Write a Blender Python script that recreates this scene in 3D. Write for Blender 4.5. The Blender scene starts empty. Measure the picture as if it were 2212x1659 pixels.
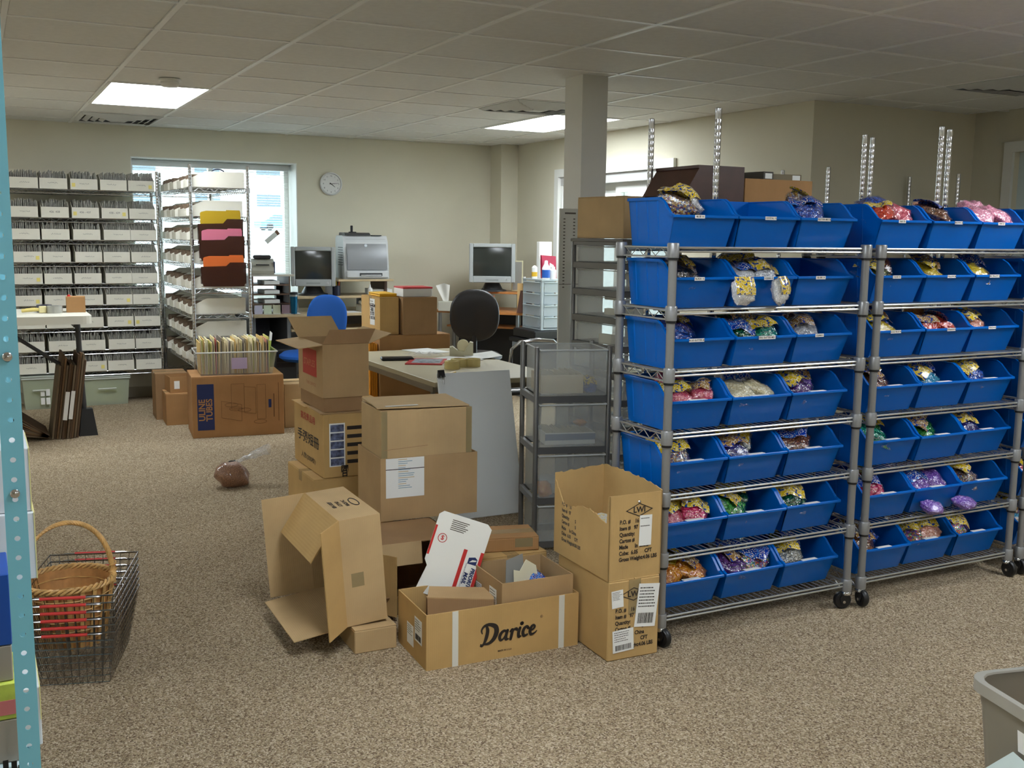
import bpy, math, random
from mathutils import Vector, Matrix, noise
S = bpy.context.scene
C = S.collection
R = math.radians
PI = math.pi
rnd = random.Random(7)

# ------------------------------------------------------------------ camera
cam = bpy.data.cameras.new('camera')
cam.sensor_width = 36.0
cam.lens = 2250.05 / 2212 * 36
cam.clip_start = 0.02
cam.clip_end = 600
camo = bpy.data.objects.new('camera', cam)
C.objects.link(camo)
_r = Vector((0.88926106, -0.45722992, 0.01247303))
_u = Vector((0.05369234, 0.13142882, 0.9898705))
_f = Vector((0.45423772, 0.87958358, -0.14142427))
camo.matrix_world = Matrix(((_r.x, _u.x, -_f.x, 0), (_r.y, _u.y, -_f.y, 0), (_r.z, _u.z, -_f.z, 1.455), (0, 0, 0, 1)))
S.camera = camo

# ------------------------------------------------------------------ world and exposure
W = bpy.data.worlds.new('overcast_sky')
S.world = W
W.use_nodes = True
_bg = W.node_tree.nodes['Background']
_bg.inputs[0].default_value = (0.86, 0.93, 1.0, 1)
_bg.inputs[1].default_value = 4.5
S.view_settings.view_transform = 'Standard'
S.view_settings.look = 'None'
S.view_settings.gamma = 1.0
S.view_settings.use_curve_mapping = False
S.view_settings.exposure = 0.62
S.cycles.max_bounces = 5
S.cycles.diffuse_bounces = 3
S.cycles.glossy_bounces = 2
S.cycles.transmission_bounces = 4
S.cycles.transparent_max_bounces = 8
S.cycles.caustics_reflective = False
S.cycles.caustics_refractive = False
S.cycles.use_adaptive_sampling = True
S.cycles.adaptive_threshold = 0.15
S.cycles.adaptive_min_samples = 16
S.cycles.sample_clamp_indirect = 6
PANEL_POWER = 12.5       # emission of the fluorescent ceiling panels

# ------------------------------------------------------------------ helpers
def lin(c):
    return tuple(((v / 255) / 12.92 if v / 255 <= .04045 else ((v / 255 + .055) / 1.055) ** 2.4) for v in c)

MATS = {}
def pm(name, rgb, rough=.55, metal=0, var=0, scale=8, bump=0, bscale=60, coat=0, spec=.5, emit=0, sheen=0):
    if name in MATS:
        return MATS[name]
    m = bpy.data.materials.new(name)
    MATS[name] = m
    m.use_nodes = True
    nt = m.node_tree
    b = nt.nodes['Principled BSDF']
    l = lin(rgb)
    b.inputs['Base Color'].default_value = (*l, 1)
    b.inputs['Roughness'].default_value = rough
    b.inputs['Metallic'].default_value = metal
    b.inputs['Specular IOR Level'].default_value = spec
    if coat:
        b.inputs['Coat Weight'].default_value = coat
        b.inputs['Coat Roughness'].default_value = .08
    if emit:
        b.inputs['Emission Color'].default_value = (*l, 1)
        b.inputs['Emission Strength'].default_value = emit
    if var or bump:
        tc = nt.nodes.new('ShaderNodeTexCoord')
    if var:
        n = nt.nodes.new('ShaderNodeTexNoise')
        n.inputs['Scale'].default_value = scale
        n.inputs['Detail'].default_value = 5
        nt.links.new(tc.outputs['Object'], n.inputs['Vector'])
        r = nt.nodes.new('ShaderNodeValToRGB')
        r.color_ramp.elements[0].position = .3
        r.color_ramp.elements[1].position = .7
        r.color_ramp.elements[0].color = (*[v * (1 - var) for v in l], 1)
        r.color_ramp.elements[1].color = (*[min(1, v * (1 + var)) for v in l], 1)
        nt.links.new(n.outputs['Fac'], r.inputs['Fac'])
        nt.links.new(r.outputs['Color'], b.inputs['Base Color'])
    if bump:
        n2 = nt.nodes.new('ShaderNodeTexNoise')
        n2.inputs['Scale'].default_value = bscale
        n2.inputs['Detail'].default_value = 3
        nt.links.new(tc.outputs['Object'], n2.inputs['Vector'])
        bp = nt.nodes.new('ShaderNodeBump')
        bp.inputs['Strength'].default_value = bump
        bp.inputs['Distance'].default_value = .01
        nt.links.new(n2.outputs['Fac'], bp.inputs['Height'])
        nt.links.new(bp.outputs['Normal'], b.inputs['Normal'])
    return m

def clearmat(name, rgb, alpha, rough=.25, spec=.5):
    """milky see-through plastic: part transparent, part glossy diffuse"""
    if name in MATS:
        return MATS[name]
    m = pm(name, rgb, rough, spec=spec)
    nt = m.node_tree
    t = nt.nodes.new('ShaderNodeBsdfTransparent')
    t.inputs[0].default_value = (*[.5 + .5 * v for v in lin(rgb)], 1)
    mx = nt.nodes.new('ShaderNodeMixShader')
    mx.inputs[0].default_value = alpha
    nt.links.new(t.outputs[0], mx.inputs[1])
    nt.links.new(nt.nodes['Principled BSDF'].outputs[0], mx.inputs[2])
    nt.links.new(mx.outputs[0], nt.nodes['Material Output'].inputs[0])
    return m

def cardmat(name, rgb):
    """corrugated cardboard: mottled brown with faint flutes"""
    if name in MATS:
        return MATS[name]
    m = pm(name, rgb, .85, var=.10, scale=5, spec=.25)
    nt = m.node_tree
    tc = nt.nodes['Texture Coordinate']
    w = nt.nodes.new('ShaderNodeTexWave')
    w.inputs['Scale'].default_value = 45
    w.inputs['Distortion'].default_value = .6
    nt.links.new(tc.outputs['Object'], w.inputs['Vector'])
    bp = nt.nodes.new('ShaderNodeBump')
    bp.inputs['Strength'].default_value = .12
    bp.inputs['Distance'].default_value = .002
    nt.links.new(w.outputs['Fac'], bp.inputs['Height'])
    nt.links.new(bp.outputs['Normal'], nt.nodes['Principled BSDF'].inputs['Normal'])
    return m

def speckmat(name, cols, scale, rough=.3, coat=.0, bump=.4, bd=.004):
    """many small grains of the given colours (beads, seeds, carpet loops)"""
    if name in MATS:
        return MATS[name]
    m = pm(name, cols[0], rough, coat=coat)
    nt = m.node_tree
    b = nt.nodes['Principled BSDF']
    tc = nt.nodes.new('ShaderNodeTexCoord')
    v = nt.nodes.new('ShaderNodeTexVoronoi')
    v.inputs['Scale'].default_value = scale
    nt.links.new(tc.outputs['Object'], v.inputs['Vector'])
    sp = nt.nodes.new('ShaderNodeSeparateColor')
    nt.links.new(v.outputs['Color'], sp.inputs[0])
    r = nt.nodes.new('ShaderNodeValToRGB')
    r.color_ramp.interpolation = 'CONSTANT'
    e = r.color_ramp.elements
    while len(e) < len(cols):
        e.new(.5)
    for i, c in enumerate(cols):
        e[i].position = i / len(cols)
        e[i].color = (*lin(c), 1)
    nt.links.new(sp.outputs[0], r.inputs['Fac'])
    nt.links.new(r.outputs['Color'], b.inputs['Base Color'])
    bp = nt.nodes.new('ShaderNodeBump')
    bp.inputs['Strength'].default_value = bump
    bp.inputs['Distance'].default_value = bd
    bp.invert = True
    nt.links.new(v.outputs['Distance'], bp.inputs['Height'])
    nt.links.new(bp.outputs['Normal'], b.inputs['Normal'])
    return m

class B:
    """collects shapes for one mesh"""
    def __init__(s):
        s.v, s.f = [], []
    def add(s, v, f):
        n = len(s.v)
        s.v += [tuple(p) for p in v]
        s.f += [tuple(i + n for i in q) for q in f]
        return s
    def box(s, x0, x1, y0, y1, z0, z1, c=0, M=None):
        if x1 < x0: x0, x1 = x1, x0
        if y1 < y0: y0, y1 = y1, y0
        if z1 < z0: z0, z1 = z1, z0
        if not c:
            v = [(x, y, z) for x in (x0, x1) for y in (y0, y1) for z in (z0, z1)]
            f = [(0, 1, 3, 2), (4, 6, 7, 5), (0, 4, 5, 1), (2, 3, 7, 6), (0, 2, 6, 4), (1, 5, 7, 3)]
        else:
            c = min(c, (x1 - x0) * .49, (y1 - y0) * .49, (z1 - z0) * .49)
            v, ix = [], {}
            for i, x in enumerate((x0, x1)):
                for j, y in enumerate((y0, y1)):
                    for k, z in enumerate((z0, z1)):
                        sx, sy, sz = (1 - 2 * i) * c, (1 - 2 * j) * c, (1 - 2 * k) * c
                        ix[i, j, k] = len(v)
                        v += [(x, y + sy, z + sz), (x + sx, y, z + sz), (x + sx, y + sy, z)]
            f = []
            a = lambda i, j, k, n: ix[i, j, k] + n
            for t in (0, 1):
                q = [a(t, 0, 0, 0), a(t, 1, 0, 0), a(t, 1, 1, 0), a(t, 0, 1, 0)]
                f.append(q if t else q[::-1])
                q = [a(0, t, 0, 1), a(0, t, 1, 1), a(1, t, 1, 1), a(1, t, 0, 1)]
                f.append(q if t else q[::-1])
                q = [a(0, 0, t, 2), a(1, 0, t, 2), a(1, 1, t, 2), a(0, 1, t, 2)]
                f.append(q if t else q[::-1])
            for p in (0, 1):
                for q in (0, 1):
                    f.append([a(0, p, q, 1), a(1, p, q, 1), a(1, p, q, 2), a(0, p, q, 2)])
                    f.append([a(p, 0, q, 0), a(p, 1, q, 0), a(p, 1, q, 2), a(p, 0, q, 2)])
                    f.append([a(p, q, 0, 0), a(p, q, 1, 0), a(p, q, 1, 1), a(p, q, 0, 1)])
                    for r_ in (0, 1):
                        f.append([a(p, q, r_, 0), a(p, q, r_, 1), a(p, q, r_, 2)])
        if M is not None:
            v = [M @ Vector(p) for p in v]
        return s.add(v, f)
    def tube(s, pts, r, n=6, closed=False, cap=True):
        pts = [Vector(p) for p in pts]
        m = len(pts)
        rr = r if isinstance(r, (list, tuple)) else [r] * m
        v, f = [], []
        up = None
        for i, p in enumerate(pts):
            if closed:
                t = pts[(i + 1) % m] - pts[i - 1]
            else:
                t = pts[min(i + 1, m - 1)] - pts[max(i - 1, 0)]
            t = t.normalized() if t.length > 1e-9 else Vector((0, 0, 1))
            if up is None:
                up = Vector((0, 0, 1)) if abs(t.z) < .9 else Vector((1, 0, 0))
            a = t.cross(up)
            if a.length < 1e-6:
                a = t.orthogonal()
            a.normalize()
            up = a.cross(t).normalized()
            for k in range(n):
                g = 2 * PI * k / n
                v.append(p + (a * math.cos(g) + up * math.sin(g)) * rr[i])
        for i in range(m if closed else m - 1):
            j = (i + 1) % m
            for k in range(n):
                l = (k + 1) % n
                f.append((i * n + k, i * n + l, j * n + l, j * n + k))
        if cap and not closed:
            f.append(tuple(range(n))[::-1])
            f.append(tuple((m - 1) * n + k for k in range(n)))
        return s.add(v, f)
    def lathe(s, prof, n=16, c=(0, 0, 0), M=None, sx=1, sy=1):
        v, f = [], []
        for r, z in prof:
            for k in range(n):
                g = 2 * PI * k / n
                p = Vector((r * math.cos(g) * sx, r * math.sin(g) * sy, z))
                if M is not None:
                    p = M @ p
                v.append(p + Vector(c))
        for i in range(len(prof) - 1):
            for k in range(n):
                l = (k + 1) % n
                f.append((i * n + k, i * n + l, (i + 1) * n + l, (i + 1) * n + k))
        if prof[0][0] > 1e-6:
            f.append(tuple(range(n))[::-1])
        if prof[-1][0] > 1e-6:
            f.append(tuple((len(prof) - 1) * n + k for k in range(n)))
        return s.add(v, f)
    def prism(s, poly, a, b, ax='x', M=None):
        """polygon extruded from a to b along an axis"""
        n = len(poly)
        def P(u, w, t):
            p = (t, u, w) if ax == 'x' else (u, t, w) if ax == 'y' else (u, w, t)
            return (M @ Vector(p)) if M is not None else p
        v = [P(u, w, a) for u, w in poly] + [P(u, w, b) for u, w in poly]
        f = [tuple(range(n)), tuple(range(2 * n - 1, n - 1, -1))]
        f += [(i, n + i, n + (i + 1) % n, (i + 1) % n) for i in range(n)]
        return s.add(v, f)
    def slab(s, q, t):
        """four corners thickened along their normal"""
        q = [Vector(p) for p in q]
        nn = (q[1] - q[0]).cross(q[-1] - q[0]).normalized() * t
        n = len(q)
        v = q + [p + nn for p in q]
        f = [tuple(range(n))[::-1], tuple(range(n, 2 * n))] + [(i, (i + 1) % n, n + (i + 1) % n, n + i) for i in range(n)]
        return s.add(v, f)
    def sheet(s, fn, nu, nv, close=False):
        v = [fn(i / nu, j / nv) for j in range(nv + 1) for i in range(nu + 1)]
        f = [(j * (nu + 1) + i, j * (nu + 1) + i + 1, (j + 1) * (nu + 1) + i + 1, (j + 1) * (nu + 1) + i) for j in range(nv) for i in range(nu)]
        return s.add(v, f)
    def mesh(s, name, mat, smooth=False):
        me = bpy.data.meshes.new(name)
        me.from_pydata(s.v, [], s.f)
        if mat:
            me.materials.append(mat)
        if smooth:
            me.shade_smooth()
            try:
                me.set_sharp_from_angle(angle=R(42))
            except Exception:
                pass
        me.update()
        return me

def link(name, data, parent=None, loc=None, rz=0, rot=None):
    o = bpy.data.objects.new(name, data)
    C.objects.link(o)
    if parent is not None:
        o.parent = parent
    if loc is not None:
        o.location = loc
    if rot is not None:
        o.rotation_euler = rot
    elif rz:
        o.rotation_euler = (0, 0, rz)
    return o

def obj(name, b, mat, parent=None, loc=None, rz=0, smooth=False, rot=None, label=None):
    o = link(name, b.mesh(name, mat, smooth) if isinstance(b, B) else b, parent, loc, rz, rot)
    if label:
        o['label'] = label
    return o

def tag(o, label, cat, group=None, kind=None):
    o['label'] = label
    if cat:
        o['category'] = cat
    if group:
        o['group'] = group
    if kind:
        o['kind'] = kind
    return o

def thing(name, label, cat, loc=(0, 0, 0), rz=0, group=None, rot=None):
    return tag(link(name, None, None, loc, rz, rot), label, cat, group)

def struct(o):
    o['kind'] = 'structure'
    return o

def dup(o, parent=None, loc=None, rz=None, label=None, group=None):
    c = o.copy()
    C.objects.link(c)
    c.parent = parent
    if loc is not None:
        c.location = loc
    if rz is not None:
        c.rotation_euler = (0, 0, rz)
    if label:
        c['label'] = label
    if group:
        c['group'] = group
    for ch in list(o.children):
        dup(ch, c)
    return c

FRONT = Matrix.Rotation(R(90), 4, 'X')                                   # reads from -y
LEFT = Matrix.Rotation(R(-90), 4, 'Z') @ Matrix.Rotation(R(90), 4, 'X')  # reads from -x
def text(s, size, mat, parent, M, at, name='lettering', align='CENTER', shear=0, bold=0, sx=1, turn=0, space=1):
    cu = bpy.data.curves.new(name, 'FONT')
    cu.body = s
    cu.size = size
    cu.align_x = align
    cu.align_y = 'CENTER'
    cu.shear = shear
    cu.offset = bold
    cu.resolution_u = 3
    cu.space_line = space
    t = bpy.data.objects.new(name, cu)
    me = bpy.data.meshes.new_from_object(t)
    bpy.data.objects.remove(t)
    me.materials.clear()
    me.materials.append(mat)
    o = link(name, me, parent)
    o['kind'] = 'stuff'
    o.matrix_local = Matrix.Translation(at) @ M @ Matrix.Rotation(turn, 4, 'Z') @ Matrix.Diagonal((sx, 1, 1, 1))
    return o

def scribble(w, h, n, seed=0):
    r_ = random.Random(seed)
    b = B()
    x = 0
    while x < w:
        l = h * r_.uniform(.25, .6)
        z0 = r_.uniform(0, h * .4)
        b.box(x, x + l * .35, -.0006, 0, z0, z0 + h * r_.uniform(.3, .6))
        x += l
    return b

ORD = ['first', 'second', 'third', 'fourth', 'fifth', 'sixth', 'seventh', 'eighth', 'ninth', 'tenth']

# ------------------------------------------------------------------ materials of the room
WALL = pm('wall_paint', (222, 216, 194), .8, var=.02, scale=3, bump=.05, bscale=250)
WALL_GREY = pm('column_paint', (228, 226, 218), .8, var=.02, scale=3)
WHITE_TRIM = pm('white_trim', (236, 236, 230), .45)
CHROME = pm('chrome', (205, 205, 208), .16, 1)
STEEL = pm('dull_steel', (168, 168, 166), .38, .85)
GREY_TUBE = pm('grey_enamel_tube', (146, 146, 146), .36, .45)
BLACK = pm('black_plastic', (22, 22, 24), .4)
DARK = pm('dark_grey_plastic', (58, 58, 60), .45)
WHITE = pm('white_paper', (236, 236, 230), .7)
INK = pm('black_ink', (40, 32, 26), .7)
FAINT = pm('faded_grey_ink', (96, 88, 76), .8)
RED_INK = pm('red_ink', (196, 40, 34), .6)
BLUE_INK = pm('navy_ink', (24, 40, 92), .6)
TAPE = clearmat('clear_tape', (214, 196, 150), .35, .12)
WTAPE = pm('white_strapping_tape', (222, 220, 210), .4)
GLASS = clearmat('window_glass', (230, 245, 245), .06, .02)
CB = cardmat('cardboard_tan', (182, 150, 108))
CBD = cardmat('cardboard_brown', (158, 124, 88))
CBL = cardmat('cardboard_light', (196, 166, 122))
CBY = cardmat('cardboard_yellow', (196, 160, 104))
CBO = cardmat('cardboard_orange_brown', (172, 130, 86))

carpet = speckmat('loop_carpet', [(196, 178, 150), (158, 138, 110), (178, 158, 128), (212, 196, 170), (122, 102, 82), (188, 168, 138), (150, 132, 108), (168, 150, 122)], 210, .95, bump=.9, bd=.006)
def _carpet():
    nt = carpet.node_tree
    b = nt.nodes['Principled BSDF']
    b.inputs['Specular IOR Level'].default_value = .1
    tc = nt.nodes['Texture Coordinate']
    n = nt.nodes.new('ShaderNodeTexNoise')
    n.inputs['Scale'].default_value = 1.1
    n.inputs['Detail'].default_value = 4
    nt.links.new(tc.outputs['Object'], n.inputs['Vector'])
    mp = nt.nodes.new('ShaderNodeMapRange')
    mp.inputs[1].default_value = .3
    mp.inputs[2].default_value = .7
    mp.inputs[3].default_value = .88
    mp.inputs[4].default_value = 1.08
    nt.links.new(n.outputs['Fac'], mp.inputs[0])
    mx = nt.nodes.new('ShaderNodeVectorMath')
    mx.operation = 'SCALE'
    nt.links.new(nt.nodes['Color Ramp'].outputs['Color'], mx.inputs[0])
    nt.links.new(mp.outputs[0], mx.inputs['Scale'])
    nt.links.new(mx.outputs[0], b.inputs['Base Color'])
_carpet()

# ------------------------------------------------------------------ room shell
ZC = 2.335
XL, YR, XR, XR2, YB, YJ = -3.0, -3.5, 4.87, 6.38, 9.6, 5.24
struct(obj('floor', B().box(XL - .2, XR2 + .2, YR - .2, YB + .2, -.1, 0), carpet))
T = .2
TW = .34
# window opening x 1.25-2.70, z .84-2.085 ; door opening in the right wall y 6.78-8.5, z 0-1.995
b = B()
b.box(XL, 1.25, YB, YB + TW, 0, ZC + .1).box(2.70, XR + T, YB, YB + TW, 0, ZC + .1).box(1.25, 2.70, YB, YB + TW, 0, .84).box(1.25, 2.70, YB, YB + TW, 2.085, ZC + .1)
struct(obj('wall_back', b, WALL))
b = B()
b.box(XR, XR + T, YJ, 6.78, 0, ZC + .1).box(XR, XR + T, 8.5, YB, 0, ZC + .1).box(XR, XR + T, 6.78, 8.5, 1.995, ZC + .1)
struct(obj('wall_right', b, WALL))
struct(obj('wall_jog', B().box(XR + T, XR2 + T, YJ, YJ + T, 0, ZC + .1), WALL))
b = B().box(XR2, XR2 + T, 4.90, YJ, 0, ZC + .1).box(XR2, XR2 + T, YR, 3.95, 0, ZC + .1).box(XR2, XR2 + T, 3.95, 4.90, 2.06, ZC + .1)
struct(obj('wall_far_right', b, WALL))
struct(obj('wall_left', B().box(XL - T, XL, YR, YB, 0, ZC + .1), WALL))
struct(obj('wall_rear', B().box(XL, XR2, YR - T, YR, 0, ZC + .1), WALL))
struct(obj('wall_pilaster', B().box(4.684, XR, 9.36, YB, 0, ZC + .02), WALL))
for nm, bb in (('baseboard_back', B().box(XL, 4.684, YB - .014, YB, 0, .09)), ('baseboard_right', B().box(XR - .014, XR, YJ + .01, 6.7, 0, .09)),
               ('baseboard_jog', B().box(XR, XR2 - .02, YJ - .014, YJ, 0, .09))):
    struct(obj(nm, bb, pm('baseboard_vinyl', (176, 168, 148), .6)))
column = struct(obj('column', B().box(3.05, 3.215, 5.10, 5.29, 0, ZC + .01), WALL_GREY))

# ceiling: a slab, and in view one lay-in tile per grid cell between metal rails
TILE = pm('ceiling_tile_fibre', (232, 231, 226), .9, var=.03, scale=30, bump=.25, bscale=400)
RAIL = pm('ceiling_rail_white', (246, 246, 242), .5)
ceiling = struct(obj('ceiling', B().box(XL - T, XR2 + T, YR - T, YB + T, ZC + .03, ZC + .13), TILE))
GX = [.170 + .6094 * i for i in range(-1, 11)]
GY = [3.154 + .6094 * j for j in range(-2, 12)]
gap = {(1, 8), (1, 9), (6, 8), (6, 9), (1, 11), (5, 7), (8, 3)}   # cells taken by lights and air vents
full = B().box(0, .5854, 0, .5854, .004, .02, c=.004).mesh('ceiling_tile', TILE)
def cell_at(x, y):
    return int(round((x - .170) / .6094)), int(round((y - 3.154) / .6094))
for i in range(-1, 10):
    for j in range(-2, 11):
        x0, y0 = .170 + .6094 * i, 3.154 + .6094 * j
        x1, y1 = x0 + .6094, y0 + .6094
        lim = XR2 if y0 < YJ - .1 else XR
        if x0 > lim - .05 or y0 > YB - .02:
            continue
        if (abs(x0 - .780) < .1 and 6.7 < y0 < 7.9) or (abs(x0 - 3.828) < .1 and 6.7 < y0 < 7.9):
            continue
        if (abs(x0 - .780) < .1 and abs(y0 - 8.640) < .1) or (abs(x0 - 3.218) < .1 and abs(y0 - 6.202) < .1) or (abs(x0 - 5.047) < .1 and abs(y0 - 3.763) < .1) or (abs(x0 - .780) < .1 and y0 < 2.4) or (abs(x0 - 3.828) < .1 and y0 < 2.4):
            continue
        cx, cy = min(x1, lim), min(y1, YB)
        if cx < x1 - .01 or cy < y1 - .01:
            me = B().box(0, cx - x0 - .014, 0, cy - y0 - .014, .004, .02, c=.004).mesh('ceiling_tile', TILE)
        else:
            me = full
        link('ceiling_tile', me, ceiling, (x0 + .012, y0 + .012, ZC))
for i in range(-1, 11):
    x = .170 + .6094 * i
    y1 = YB if x < XR else YJ
    if x < XR2:
        obj('ceiling_rail', B().box(x - .012, x + .012, 1.935, y1, ZC, ZC + .028), RAIL, ceiling)
for j in range(-2, 11):
    y = 3.154 + .6094 * j
    obj('ceiling_rail', B().box(-.44, (XR2 if y < YJ else XR), y - .012, y + .012, ZC + .0004, ZC + .028), RAIL, ceiling)
# plain lay-in ceiling out of the picture
obj('ceiling_field', B().box(XL, -.44, YR, YB, ZC + .004, ZC + .03).box(-.44, XR2, YR, 1.935, ZC + .004, ZC + .03), TILE, ceiling)

def ceiling_light(x0, y0, label):
    t = thing('ceiling_light', label, 'ceiling light', (x0 + .305, y0 + .61, ZC), 0, 'fluorescent ceiling lights')
    fb = B()
    for a in (-.305, .285):
        fb.box(a, a + .02, -.61, .61, -.004, .012)
    for a in (-.61, .59):
        fb.box(-.285, .285, a, a + .02, -.004, .012)
    obj('frame', fb, WHITE_TRIM, t)
    obj('diffuser', B().box(-.285, .285, -.59, .59, .002, .008), pm('lit_diffuser', (240, 248, 255), .5, emit=PANEL_POWER), t, label='glowing white diffuser')
    return t
ceiling_light(.780, 6.811, 'lit fluorescent ceiling panel beside the smoke detector')
ceiling_light(3.828, 6.811, 'lit fluorescent ceiling panel partly hidden by the square column')
ceiling_light(-2.267, 6.811, 'lit fluorescent ceiling panel near the side wall and back wall')
ceiling_light(-2.267, 1.326, 'lit fluorescent ceiling panel near the side wall and rear')
ceiling_light(3.828, 1.326, 'lit fluorescent ceiling panel over the carpet before the carts')
ceiling_light(.780, 1.326, 'lit fluorescent ceiling panel over the near end of the carpet')
ceiling_light(.780, -2.33, 'lit fluorescent ceiling panel at the rear of the room')
ceiling_light(3.828, -2.33, 'lit fluorescent ceiling panel in the rear corner of the room')

def ceiling_vent(x0, y0, label):
    t = thing('ceiling_vent', label, 'air vent', (x0 + .305, y0 + .305, ZC), 0, 'ceiling air vents')
    pmx = pm('vent_enamel', (206, 208, 206), .4)
    obj('face_plate', B().box(-.3, .3, -.3, .3, .006, .02), pm('vent_dark_core', (66, 68, 68), .6), t)
    for k in range(5):
        h = .30 - .055 * k
        z = -.004 - .004 * k if k < 4 else -.016
        bb = B()
        w = .030
        for s_ in (-1, 1):
            bb.slab([(-h, s_ * h, z + .004), (h, s_ * h, z + .004), (h - w, s_ * (h - w), z - .012), (-h + w, s_ * (h - w), z - .012)][::s_], .003)
            bb.slab([(s_ * h, -h, z + .004), (s_ * h, h, z + .004), (s_ * (h - w), h - w, z - .012), (s_ * (h - w), -h + w, z - .012)][::-s_], .003)
        obj('louvre', bb, pmx, t)
    obj('centre_plate', B().box(-.05, .05, -.05, .05, -.03, -.024), pmx, t)
    return t
ceiling_vent(.780, 8.640, 'square louvred ceiling air vent close to the back wall')
ceiling_vent(3.218, 6.202, 'square louvred ceiling air vent beside the column')
ceiling_vent(5.047, 3.763, 'square louvred ceiling air vent over the far corner beyond the carts')
t = thing('smoke_detector', 'round white smoke detector next to the lit ceiling panel', 'smoke detector', (1.085, 6.52, ZC))
obj('base', B().lathe([(.0, .0), (.062, .0), (.064, -.012), (.058, -.016), (0, -.016)], 24), WHITE_TRIM, t, smooth=True)
obj('cover', B().lathe([(.052, -.016), (.055, -.028), (.045, -.044), (.0, -.046)], 24), WHITE_TRIM, t, smooth=True)

# ------------------------------------------------------------------ window in the back wall
w1 = struct(link('window_1', None, None, (1.975, 9.84, .84)))
fr = B()
for x in (-.725, .675):
    fr.box(x, x + .05, .03, .1, 0, 1.245)
fr.box(-.675, .675, .03, .1, 0, .05).box(-.675, .675, .03, .1, 1.195, 1.245).box(-.02, .02, .03, .1, .05, 1.195)
obj('window_frame', fr, WHITE_TRIM, w1)
obj('reveal', B().box(-.725, -.717, -.24, .1, 0, 1.245).box(.717, .725, -.24, .1, 0, 1.245).box(-.717, .717, -.24, .1, 1.237, 1.245), WHITE_TRIM, w1)
for x0, x1 in ((-.675, -.02), (.02, .675)):
    obj('pane', B().box(x0, x1, .062, .066, .05, 1.195), GLASS, w1)
obj('window_sill', B().box(-.725, .725, -.27, .03, -.012, .012, c=.004), WHITE_TRIM, w1)
bl = thing('window_blind', 'white mini blind hanging in the back window', 'blind', (1.975, 9.815, .87))
obj('headrail', B().box(-.70, .70, -.03, .03, 1.15, 1.205, c=.003), pm('blind_headrail', (214, 216, 214), .4), bl)
slat = B().box(-.695, .695, -.0125, .0125, -.0005, .0005, M=Matrix.Rotation(R(12), 4, 'X')).mesh('slat', pm('blind_slat', (240, 240, 236), .4))
for k in range(50):
    link('slat', slat, bl, (0, 0, .03 + .0225 * k))
obj('bottom_rail', B().box(-.695, .695, -.012, .012, 0, .014), WHITE_TRIM, bl)
for x in (-.5, 0, .5):
    obj('ladder_cord', B().tube([(x, -.013, .01), (x, -.013, 1.15)], .001, 4), WHITE_TRIM, bl)
t = thing('paper_tag', 'small paper tag dangling from the blind wand', 'tag', (2.50, 9.76, 1.41))
obj('tag_card', B().box(-.022, .022, -.001, .001, -.075, .075, M=Matrix.Rotation(R(50), 4, 'Y')), WHITE, t)
obj('tag_end', B().box(-.023, .023, -.002, .001, .05, .078, M=Matrix.Rotation(R(50), 4, 'Y')), pm('tag_brown', (120, 84, 60), .6), t)

# ------------------------------------------------------------------ glazed sliding door in the right wall
d1 = struct(link('door_1', None, None, (XR, 7.64, 0)))
cs = B()
cs.box(-.03, 0, -.93, -.86, 0, 2.06).box(-.03, 0, .86, .93, 0, 2.06).box(-.03, 0, -.86, .86, 1.99, 2.06)
obj('door_casing', cs, WHITE_TRIM, d1)
obj('door_head', B().box(.0, .14, -.86, .86, 1.91, 1.994), pm('shaded_track', (190, 190, 186), .5), d1)
jb = B().box(0, .2, -.86, -.83, 0, 1.91).box(0, .2, .83, .86, 0, 1.91)
obj('door_jamb', jb, WHITE_TRIM, d1)
for y0, y1, x in ((-.83, .03, .07), (-.03, .83, .12)):
    q = B().box(x, x + .035, y0, y0 + .07, .02, 1.91).box(x, x + .035, y1 - .07, y1, .02, 1.91).box(x, x + .035, y0 + .07, y1 - .07, 1.83, 1.91).box(x, x + .035, y0 + .07, y1 - .07, .02, .14)
    s_ = obj('door_sash', q, WHITE_TRIM, d1)
    obj('pane', B().box(x + .015, x + .019, y0 + .07, y1 - .07, .14, 1.83), GLASS, s_)
d2 = struct(link('door_2', None, None, (XR2, 4.425, 0)))
obj('door_casing', B().box(-.025, 0, .475, .545, 0, 2.13).box(-.025, 0, -.545, -.475, 0, 2.13).box(-.025, 0, -.475, .475, 2.06, 2.13), WHITE_TRIM, d2)
lf = obj('door_leaf', B().box(.05, .09, -.475, .475, .01, 2.06), pm('door_pale_blue_grey', (206, 220, 222), .5), d2)
obj('door_handle', B().tube([(.05, -.40, 1.0), (.0, -.40, 1.0), (.0, -.29, 1.0)], .009, 8), STEEL, lf)

# ------------------------------------------------------------------ outside
GR = pm('pale_asphalt', (176, 178, 176), .9, var=.06, scale=.4)
struct(obj('ground_outside', B().add([(-60, 10, -.25), (60, 10, -.25), (140, 160, 3.0), (-80, 160, 3.0)], [(0, 1, 2, 3)]).add([(5.2, -10, -.25), (60, -10, -.25), (60, 10, -.25), (5.2, 10, -.25)], [(0, 1, 2, 3)]), GR))
bd = thing('office_building', 'pale building far outside the back window', 'building', (40, 150, 2.7))
obj('wall', B().box(-40, 40, 0, 15, 0, 14), pm('pale_render', (226, 226, 222), .8), bd)
for k in range(9):
    for zz in (2.0, 6.5):
        wq = obj('window', B().box(-38 + 8.5 * k, -34 + 8.5 * k, -.15, .05, zz, zz + 2.4), WHITE_TRIM, bd)
        obj('pane', B().box(-37.7 + 8.5 * k, -34.3 + 8.5 * k, -.2, -.14, zz + .3, zz + 2.1), pm('far_glass', (96, 112, 124), .2), wq)
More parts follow.
